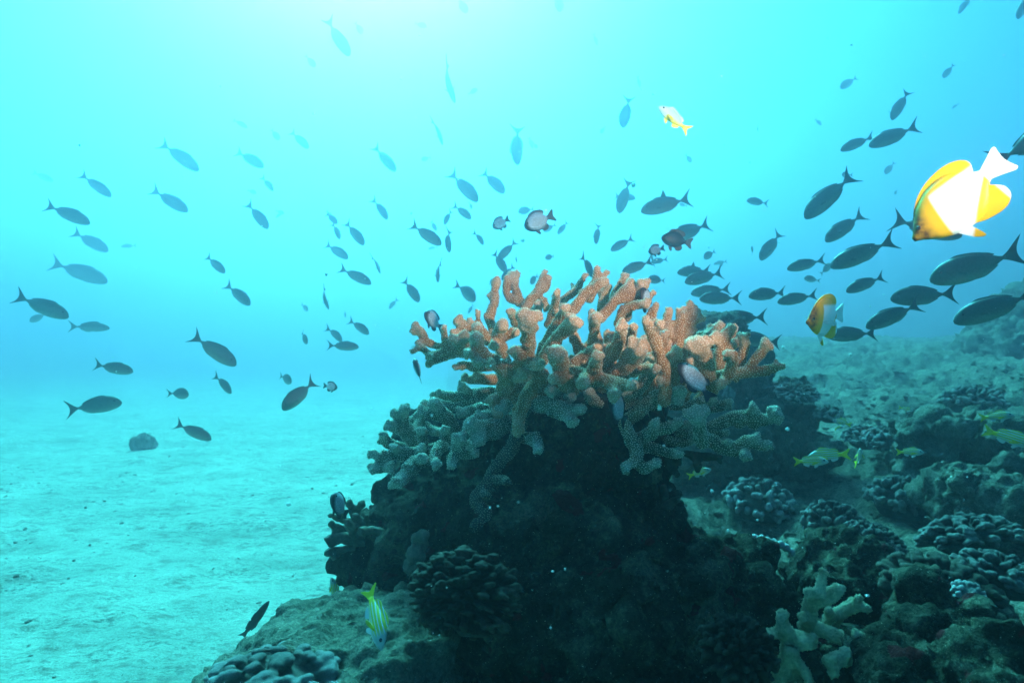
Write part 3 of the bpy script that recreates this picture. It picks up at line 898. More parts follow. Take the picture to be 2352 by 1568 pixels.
# ------------------------------------------------------------------ knobby (cauliflower) corals
def knob_colony_mesh(name, seed, n, rk, spread=1.0, height=0.75, branchy=0.0):
    """unit dome of finger knobs"""
    g = np.random.default_rng(seed)
    parts = [(ICO3[0] * np.array((0.78 * spread, 0.78 * spread, 0.72 * height)), ICO3[1])]
    for i in range(n):
        t = (i + 0.5) / n
        zc = 1 - 1.08 * t
        rr = math.sqrt(max(0, 1 - zc * zc))
        an = i * 2.39996 + g.normal(0, 0.22)
        dirv = np.array((rr * math.cos(an), rr * math.sin(an), zc)) + g.normal(0, 0.09, 3)
        dirv /= np.linalg.norm(dirv)
        L = g.uniform(0.92, 1.10)
        r = rk * g.uniform(0.75, 1.25)
        sc = np.array((spread, spread, height))
        p0, p1 = dirv * 0.66 * sc, dirv * L * sc
        side = np.cross(dirv, g.normal(0, 1, 3))
        ch = [tuple(p0) + (r * 0.95,), tuple((p0 + p1) / 2) + (r * 0.9,), tuple(p1) + (r * 1.02,)]
        parts += chain_parts(ch, 0.8)
        if g.random() < 0.55:
            p2 = p1 + side * r * 0.9 / (np.linalg.norm(side) + 1e-6)
            parts.append((ICO2[0] * r * 0.85 + p2, ICO2[1]))
    v, nn, f = remesh(parts, rk / 3.2, 1)
    v = v + nn * (rk * 0.20 * fbm(v, rk * 1.3, 2, seed))[:, None]
    me = bpy.data.meshes.new(name)
    me.from_pydata(v.tolist(), [], f)
    me.polygons.foreach_set('use_smooth', [True] * len(me.polygons))
    me.update()
    return me
KN = [knob_colony_mesh('knob_a', 1, 120, 0.085), knob_colony_mesh('knob_b', 2, 75, 0.11, 1.0, 0.7), knob_colony_mesh('knob_c', 3, 170, 0.068, 1.0, 0.6), knob_colony_mesh('knob_d', 4, 40, 0.15, 1.0, 0.65)]
KM = {}
def knob(u, v, d, ru, rv, kind, mat, label, rot=(0, 0, 0), dep=None, name='cauliflower_coral'):
    key = (kind, mat.name)
    if key not in KM:
        me = KN[kind].copy()
        me.materials.append(mat)
        KM[key] = me
    o = bpy.data.objects.new(name, KM[key])
    COL.objects.link(o)
    o.location = px(u, v, d)
    rx = ru * K * d
    o.scale = (rx, dep or rx, rv * K * d / 0.7)
    o.rotation_euler = [R(a) for a in rot]
    tag(o, label, 'coral', 'knobby cauliflower corals on the reef')
    return o

knob(1075, 1365, 1.235, 124, 145, 2, M_KNOB_BROWN, 'brown knobby coral dome on the front face of the mound', (66, 0, -18), 0.075)
knob(622, 1580, 1.16, 150, 68, 1, M_KNOB_GREY, 'pale grey knobby coral at the bottom edge on the low boulder', (0, 0, 20), 0.10)
knob(832, 1552, 1.20, 22, 18, 3, M_KNOB_WHITE, 'tiny white knobby coral beside the grey one at the bottom', (0, 0, 0))
knob(1690, 1500, 1.14, 90, 80, 2, M_KNOB_BROWN, 'dark brown knobby coral left of the pale branched coral', (40, 0, 20), 0.06)
knob(1745, 1160, 2.75, 74, 50, 0, M_KNOB_GREY, 'rounded grey finger coral alone on the rubble right of the mound', (12, 0, 30))
knob(1915, 1215, 2.25, 66, 52, 0, M_KNOB_DARK, 'grey brown knobby coral below the lone rounded one', (18, 0, 10))
knob(2010, 1245, 2.1, 64, 44, 2, M_KNOB_DARK, 'low knobby coral trailing right of the grey brown one', (22, 15, 60))
knob(2068, 1158, 2.6, 70, 54, 0, M_KNOB_DARK, 'dark spiky knobby coral in the middle of the right reef', (10, 0, 80))
knob(1985, 1010, 3.4, 44, 28, 0, M_KNOB_GREY, 'small hazy knobby coral left of the snapper with the yellow tail', (8, 0, 0))
knob(2055, 1020, 3.2, 62, 42, 2, M_KNOB_GREY, 'hazy pale tipped knobby coral above the snapper with the yellow tail', (8, 0, 40))
knob(2235, 930, 3.7, 62, 38, 0, M_KNOB_DARK, 'dim knobby coral farthest up the right reef', (5, 0, 120))
knob(2230, 1240, 1.75, 100, 50, 0, M_KNOB_DARK, 'broad dark knobby coral at the right edge', (15, 0, 200))
knob(2300, 1330, 1.5, 90, 50, 0, M_KNOB_DARK, 'dark knobby coral tucked in the right edge below the broad one', (20, 0, 90))
knob(2165, 1375, 1.45, 125, 66, 0, M_KNOB_BROWN, 'big brown knobby coral with white patches near the lower right', (22, 0, 10))
knob(2225, 1365, 1.36, 34, 26, 3, M_KNOB_WHITE, 'bleached white lobes on the big brown knobby coral', (20, 0, 40))
knob(2260, 1400, 1.34, 24, 18, 3, M_KNOB_WHITE, 'smallest bleached lobe right of the white lobes at lower right', (20, 0, 140))
knob(1905, 955, 3.12, 30, 22, 1, M_KNOB_GREY, 'small pale knobby coral on the right flank of the outcrop', (10, 0, 0))
knob(1830, 905, 3.12, 46, 26, 2, M_KNOB_GREY, 'knobby coral capping the outcrop behind the antler coral', (15, 0, 0))
knob(1660, 905, 3.12, 24, 20, 1, M_KNOB_GREY, 'small knobby coral on the outcrop just under the orange tips', (15, 0, 70))
knob(1872, 1032, 3.12, 22, 18, 2, M_KNOB_DARK, 'little dark knobby coral low on the right side of the outcrop', (15, 0, 10))
# encrusting white strip and lobed patch
def patch(name, pts, d, r, mat, label, cat, flat=0.4, voxel=0.004, seed=0):
    parts = []
    for i, (u, v, s) in enumerate(pts):
        c = px(u, v, d + 0.01 * math.sin(i * 2.1))
        q = s * K * d
        parts.append((ICO2[0] * np.array((q, q * flat, q)) + c, ICO2[1]))
    v, nn, f = remesh(parts, voxel, 1)
    v = v + nn * (0.004 * fbm(v, 0.012, 2, seed))[:, None]
    b = v.min(0)
    return tag(mk(name, v - b, f, mat, loc=b), label, cat)
patch('encrusting_coral', [(955, 1235, 14), (965, 1250, 20), (955, 1275, 24), (950, 1300, 26), (965, 1310, 22), (972, 1230, 16)], 1.44, 0, M_CRUST, 'smooth pale encrusting coral patch left of the brown knobby dome', 'coral', 0.8)
patch('white_coral', [(1722, 1232, 7), (1735, 1234, 9), (1750, 1236, 10), (1764, 1241, 10), (1778, 1244, 10), (1792, 1250, 10), (1806, 1258, 10), (1818, 1268, 9)], 1.72, 0, M_KNOB_WHITE.copy(), 'row of small white coral lobes on the rubble beside the dark shoulder', 'coral', 1.0)

# ------------------------------------------------------------------ fish
def loft(stations, bend, nseg=14, m=26):
    st = np.array(stations, float)
    xs = np.linspace(st[0, 0], st[-1, 0], m)
    # smooth interpolation on a fine parameter
    o = np.argsort(st[:, 0])
    fine = catmull(np.hstack([st, np.zeros((len(st), 0))])[:, :], 0.01)
    fo = np.argsort(fine[:, 0])
    zt = np.interp(xs, fine[fo, 0], fine[fo, 1])
    zb = np.interp(xs, fine[fo, 0], fine[fo, 2])
    th = np.interp(xs, fine[fo, 0], fine[fo, 3])
    V, F = [], []
    for i in range(m):
        c, h = (zt[i] + zb[i]) / 2, max((zt[i] - zb[i]) / 2, 0.002)
        for k in range(nseg):
            a = 2 * math.pi * k / nseg
            ca, sa = math.cos(a), math.sin(a)
            V.append((xs[i], th[i] * ca * abs(ca) ** 0.25, c + h * sa))
    for i in range(m - 1):
        for k in range(nseg):
            k2 = (k + 1) % nseg
            F.append([i * nseg + k, i * nseg + k2, (i + 1) * nseg + k2, (i + 1) * nseg + k])
    F.append(list(range(nseg))[::-1])
    F.append([(m - 1) * nseg + k for k in range(nseg)])
    return V, F

def fin(V, F, outline, e=0.006):
    n0, n = len(V), len(outline)
    for s in (1, -1):
        for x, z in outline:
            V.append((x, s * e, z))
    F.append([n0 + i for i in range(n)])
    F.append([n0 + n + i for i in range(n)][::-1])
    for i in range(n):
        j = (i + 1) % n
        F.append([n0 + i, n0 + n + i, n0 + n + j, n0 + j])

def curve2(pts, step=0.02):
    return [tuple(p) for p in catmull(np.array(pts, float), step)]

def fish_mesh(name, stations, fins, mat, bend=0.0):
    V, F = loft(stations, bend)
    for f in fins:
        fin(V, F, f)
    V = np.array(V)
    V[:, 1] += bend * np.clip(0.15 - V[:, 0], 0, 1) ** 2
    me = bpy.data.meshes.new(name)
    me.from_pydata(V.tolist(), [], F)
    me.materials.append(mat)
    me.polygons.foreach_set('use_smooth', [len(p.vertices) == 4 and i < 25 * 14 for i, p in enumerate(me.polygons)])
    me.update()
    return me

NASO = [(0.50, 0.002, -0.040, 0.012), (0.475, 0.045, -0.070, 0.026), (0.42, 0.095, -0.102, 0.044), (0.34, 0.138, -0.130, 0.058), (0.24, 0.162, -0.150, 0.066), (0.12, 0.168, -0.156, 0.067),
        (-0.02, 0.148, -0.138, 0.058), (-0.14, 0.106, -0.100, 0.042), (-0.24, 0.054, -0.050, 0.025), (-0.30, 0.025, -0.023, 0.015), (-0.35, 0.022, -0.020, 0.012)]
NASO = [(x if x > 0 else x * 0.86, t, b, th) for x, t, b, th in NASO]
NTAIL = curve2([(-0.275, 0.022), (-0.33, 0.055), (-0.41, 0.125), (-0.50, 0.200)]) + curve2([(-0.485, 0.175), (-0.43, 0.085), (-0.41, 0.0), (-0.43, -0.085), (-0.48, -0.160)]) + curve2([(-0.495, -0.185), (-0.41, -0.115), (-0.33, -0.052), (-0.275, -0.020)])
NDORS = curve2([(0.26, 0.150), (0.16, 0.180), (0.0, 0.160), (-0.14, 0.112), (-0.21, 0.070)]) + [(-0.18, 0.06), (0.0, 0.10), (0.2, 0.12)]
NANAL = curve2([(0.06, -0.145), (-0.05, -0.142), (-0.14, -0.104), (-0.21, -0.062)]) + [(-0.18, -0.05), (0.0, -0.10)]
NSPIKE = curve2([(0.10, 0.14), (0.05, 0.22), (0.01, 0.29)]) + curve2([(0.0, 0.28), (-0.02, 0.20), (-0.03, 0.12)])
TANG = [(x, t * 1.42, b * 1.42, th) if x > -0.25 else (x, t, b, th) for x, t, b, th in NASO]
SLIM = [(x, t * 0.86, b * 0.86, th * 0.95) if x > -0.25 else (x, t, b, th) for x, t, b, th in NASO]
MESH = {
    'naso': [fish_mesh('naso', NASO, [NTAIL, NDORS, NANAL], M_NASO, b) for b in (0.0, 0.4, -0.4, 0.18, -0.2)],
    'slim': [fish_mesh('slim', SLIM, [NTAIL, NDORS, NANAL], M_NASO, b) for b in (0.0, 0.35, -0.35)],
    'spike': [fish_mesh('spike', NASO, [NTAIL, NDORS, NANAL, NSPIKE], M_NASO, 0.0)],
    'tang': [fish_mesh('tang', TANG, [[(x, z * 0.9) for x, z in NTAIL]], M_NASO, b) for b in (0.0, 0.3, -0.3)],
}
DASC = [(0.50, 0.03, -0.06, 0.02), (0.45, 0.12, -0.13, 0.06), (0.35, 0.22, -0.21, 0.09), (0.20, 0.29, -0.26, 0.105), (0.03, 0.29, -0.26, 0.095), (-0.12, 0.20, -0.19, 0.07), (-0.22, 0.09, -0.09, 0.035), (-0.28, 0.06, -0.06, 0.018)]
DT = curve2([(-0.26, 0.055), (-0.34, 0.11), (-0.46, 0.19), (-0.50, 0.17)]) + curve2([(-0.49, 0.13), (-0.45, 0.0), (-0.49, -0.13)]) + curve2([(-0.50, -0.17), (-0.46, -0.18), (-0.34, -0.10), (-0.26, -0.055)])
DD = curve2([(0.32, 0.22), (0.25, 0.30), (0.12, 0.345), (-0.02, 0.34), (-0.16, 0.30), (-0.22, 0.22), (-0.17, 0.14)]) + [(0.0, 0.22), (0.2, 0.22)]
DA = curve2([(0.05, -0.24), (-0.04, -0.32), (-0.16, -0.30), (-0.21, -0.20), (-0.17, -0.13)]) + [(0.0, -0.18)]
DP = curve2([(0.24, -0.24), (0.16, -0.36), (0.10, -0.36), (0.12, -0.24)])
MESH['dasc'] = [fish_mesh('dasc', DASC, [DT, DD, DA, DP], M_DASC, 0.0)]
DMS = [(x, t * 0.92, b * 0.92, th) for x, t, b, th in DASC]
MESH['damsel'] = [fish_mesh('damsel', DMS, [[(x, z * 0.95) for x, z in DT], DD, DA, DP], M_BLACKFISH, 0.0)]
BUT = [(0.50, 0.00, -0.045, 0.014), (0.45, 0.045, -0.075, 0.03), (0.38, 0.12, -0.14, 0.05), (0.27, 0.21, -0.22, 0.066), (0.12, 0.275, -0.28, 0.072), (-0.05, 0.27, -0.28, 0.06), (-0.17, 0.19, -0.20, 0.042), (-0.25, 0.09, -0.10, 0.024), (-0.29, 0.062, -0.066, 0.016), (-0.31, 0.06, -0.062, 0.012)]
BT = curve2([(-0.29, 0.06), (-0.38, 0.10), (-0.48, 0.145), (-0.50, 0.13)]) + curve2([(-0.49, 0.10), (-0.475, 0.0), (-0.49, -0.10)]) + curve2([(-0.50, -0.13), (-0.47, -0.145), (-0.38, -0.10), (-0.29, -0.06)])
BD = curve2([(0.41, 0.085), (0.32, 0.19), (0.20, 0.275), (0.05, 0.325), (-0.12, 0.325), (-0.24, 0.27), (-0.285, 0.19), (-0.25, 0.10)]) + [(-0.1, 0.18), (0.15, 0.2)]
BA = curve2([(0.06, -0.27), (-0.05, -0.325), (-0.20, -0.345), (-0.30, -0.29), (-0.32, -0.19), (-0.25, -0.09)]) + [(-0.1, -0.18)]
BP = curve2([(0.20, -0.24), (0.12, -0.38), (0.05, -0.42), (0.08, -0.27)])
MESH['butter'] = [fish_mesh('butter', BUT, [BT, BD, BA, BP], M_BUTTER, 0.0)]
SNAP = [(0.50, -0.01, -0.035, 0.014), (0.45, 0.045, -0.07, 0.04), (0.36, 0.11, -0.105, 0.062), (0.24, 0.15, -0.128, 0.07), (0.10, 0.155, -0.128, 0.068), (-0.05, 0.125, -0.108, 0.055), (-0.17, 0.085, -0.08, 0.038), (-0.27, 0.05, -0.048, 0.022), (-0.33, 0.046, -0.044, 0.014)]
ST = curve2([(-0.31, 0.044), (-0.40, 0.09), (-0.49, 0.15), (-0.50, 0.14)]) + curve2([(-0.48, 0.09), (-0.43, 0.0), (-0.48, -0.09)]) + curve2([(-0.50, -0.14), (-0.49, -0.15), (-0.40, -0.09), (-0.31, -0.044)])
SD = curve2([(0.26, 0.14), (0.18, 0.205), (0.05, 0.20), (-0.08, 0.165), (-0.18, 0.155), (-0.25, 0.10), (-0.22, 0.06)]) + [(0.0, 0.11)]
SA = curve2([(-0.04, -0.10), (-0.08, -0.17), (-0.18, -0.14), (-0.23, -0.085), (-0.2, -0.06)])
SP = curve2([(0.22, -0.12), (0.13, -0.20), (0.08, -0.19), (0.10, -0.11)])
MESH['snap'] = [fish_mesh('snap', SNAP, [ST, SD, SA, SP], M_SNAP, b) for b in (0.0, 0.3, -0.3)]
WR = [(0.50, 0.0, -0.02, 0.01), (0.44, 0.04, -0.05, 0.03), (0.3, 0.085, -0.085, 0.05), (0.1, 0.105, -0.10, 0.055), (-0.12, 0.09, -0.085, 0.045), (-0.28, 0.055, -0.05, 0.025), (-0.36, 0.045, -0.04, 0.014)]
WT = curve2([(-0.34, 0.042), (-0.42, 0.065), (-0.50, 0.11)]) + [(-0.46, 0.0), (-0.50, -0.10)] + curve2([(-0.48, -0.09), (-0.42, -0.06), (-0.34, -0.04)])
MESH['wrasse'] = [fish_mesh('wrasse', WR, [WT, [(0.25, 0.08), (0.1, 0.125), (-0.15, 0.115), (-0.28, 0.085), (-0.28, 0.05)], [(0.0, -0.09), (-0.15, -0.115), (-0.27, -0.08), (-0.25, -0.05)]], M_WRASSE, 0.35)]

PF = {}
def pec_mesh(mat, ln, wd):
    key = (mat.name, ln)
    if key not in PF:
        V, F = [], []
        fin(V, F, curve2([(0.0, 0.012), (-ln * 0.5, wd), (-ln, wd * 0.75), (-ln * 0.95, -wd * 0.2), (-ln * 0.5, -wd * 0.5), (0.0, -0.012)], 0.02), 0.004)
        me = bpy.data.meshes.new('pectoral_fin')
        me.from_pydata(V, [], F)
        me.materials.append(mat)
        PF[key] = me
    return PF[key]
EYE = bpy.data.meshes.new('eye')
EYE.from_pydata(ICO2[0].tolist(), [], ICO2[1].tolist())
EYE.materials.append(M_EYE)
EYE.polygons.foreach_set('use_smooth', [True] * len(EYE.polygons))
SPEC = {  # eye x,y,z,r ; pectoral x,y,z,len,width,mat
    'naso': ((0.37, 0.050, 0.040, 0.016), (0.20, 0.060, -0.03, 0.10, 0.02, M_NASO)),
    'dasc': ((0.38, 0.078, 0.06, 0.030), (0.20, 0.10, -0.02, 0.20, 0.05, M_FINPALE)),
    'damsel': ((0.38, 0.078, 0.06, 0.028), (0.20, 0.10, -0.02, 0.18, 0.05, M_FINDARK)),
    'butter': ((0.385, 0.046, 0.02, 0.024), (0.17, 0.07, -0.05, 0.17, 0.05, M_FINPALE)),
    'snap': ((0.385, 0.055, 0.035, 0.028), (0.20, 0.068, -0.03, 0.18, 0.04, M_FINYEL)),
    'wrasse': ((0.42, 0.034, 0.012, 0.014), (0.24, 0.05, -0.02, 0.12, 0.03, M_FINDARK)),
}
for kk in ('slim', 'spike', 'tang'):
    SPEC[kk] = SPEC['naso']
NOUN = {'naso': ('surgeonfish', 'fork-tailed fish'), 'slim': ('surgeonfish', 'slender fork-tailed fish'), 'spike': ('surgeonfish', 'fork-tailed fish with raised back fin'), 'tang': ('surgeonfish', 'deep-bodied fish'),
        'dasc': ('damselfish', 'white-flanked damselfish'), 'damsel': ('damselfish', 'black damselfish'), 'butter': ('butterflyfish', 'yellow and white butterflyfish'),
        'snap': ('snapper', 'yellow blue-striped snapper'), 'wrasse': ('wrasse', 'dark wrasse')}
GROUP = {'surgeonfish': 'fork-tailed fish schooling in the open water', 'damselfish': 'damselfish around the coral', 'butterflyfish': 'butterflyfish on the right', 'snapper': 'striped snappers over the reef', 'wrasse': None}
cnt = {}

def add_fish(kind, tu, tv, hu, hv, d, a, where, roll=0.0, full=None, bend=None, splay=28):
    du, dv = hu - tu, hv - tv
    p = math.hypot(du, dv)
    hx, hz = du / p, -dv / p
    ca, sa = math.cos(R(a)), math.sin(R(a))
    L = p * K * d / max(ca, 0.42)
    ray = Vector(px((tu + hu) / 2, (tv + hv) / 2, 1.0) - CAM).normalized()
    ex = Vector((ray.y, -ray.x, 0)).normalized()
    ez = ex.cross(ray)
    X = (ex * (hx * ca) + ez * (hz * ca) - ray * sa).normalized()
    up = Vector((0, 0, 1))
    Z = (up - X * up.dot(X))
    if Z.length < 0.12:
        Z = Vector((-hz if hx >= 0 else hz, 0, abs(hx)))
        Z = Z - X * Z.dot(X)
    Z.normalize()
    if roll:
        Z = Matrix.Rotation(R(roll), 3, X) @ Z
    Yv = Z.cross(X)
    ms = MESH[kind]
    name, noun = NOUN[kind]
    c = cnt.get(kind, 0)
    cnt[kind] = c + 1
    me = ms[(c if bend is None else bend) % len(ms)]
    o = bpy.data.objects.new(name, me)
    COL.objects.link(o)
    M = Matrix((X, Yv, Z)).transposed().to_4x4()
    M.translation = Vector(px((tu + hu) / 2, (tv + hv) / 2, d))
    hv_ = 0.92 + 0.16 * ((c * 37) % 11) / 10 if kind in ('naso', 'slim', 'tang') else 1.0
    o.matrix_world = M @ Matrix.Diagonal((L, L, L * hv_, 1.0))
    if full:
        lab = full
    else:
        ang = math.degrees(math.atan2(dv, du))
        face = ('facing right' if abs(ang) < 16 else 'angled down to the right' if 16 <= ang < 68 else 'nosing straight down' if 68 <= ang <= 112 else
                'angled down to the left' if 112 < ang < 164 else 'facing left' if abs(ang) >= 164 else 'angled upward')
        tone = 'dark ' if d < 3.6 else 'dusky ' if d < 5.6 else 'blue ' if d < 8.6 else 'faint '
        lab = tone + noun + ' ' + face + ', ' + where
        if len(lab.split()) > 16:
            lab = tone + noun + ', ' + where
        if len(lab.split()) > 16:
            lab = tone + 'fish, ' + where
            print('LONG', lab) if len(lab.split()) > 16 else None
    tag(o, lab, 'fish', GROUP[name])
    if p > 34 and d < 8.5:
        ex, ey, ez, er = SPEC[kind][0]
        qx, qy, qz, ln, wd, fm = SPEC[kind][1]
        for s in (1, -1):
            e = bpy.data.objects.new('eye', EYE)
            COL.objects.link(e)
            e.parent = o
            e.location = (ex, s * ey * 0.92, ez)
            e.scale = (er, er * 0.6, er)
            if splay == 0:
                continue
            f = bpy.data.objects.new('pectoral_fin', pec_mesh(fm, ln, wd))
            COL.objects.link(f)
            f.parent = o
            f.location = (qx, s * qy * 0.96, qz)
            f.rotation_euler = (0, R(-18), R(-splay * s))
    return o

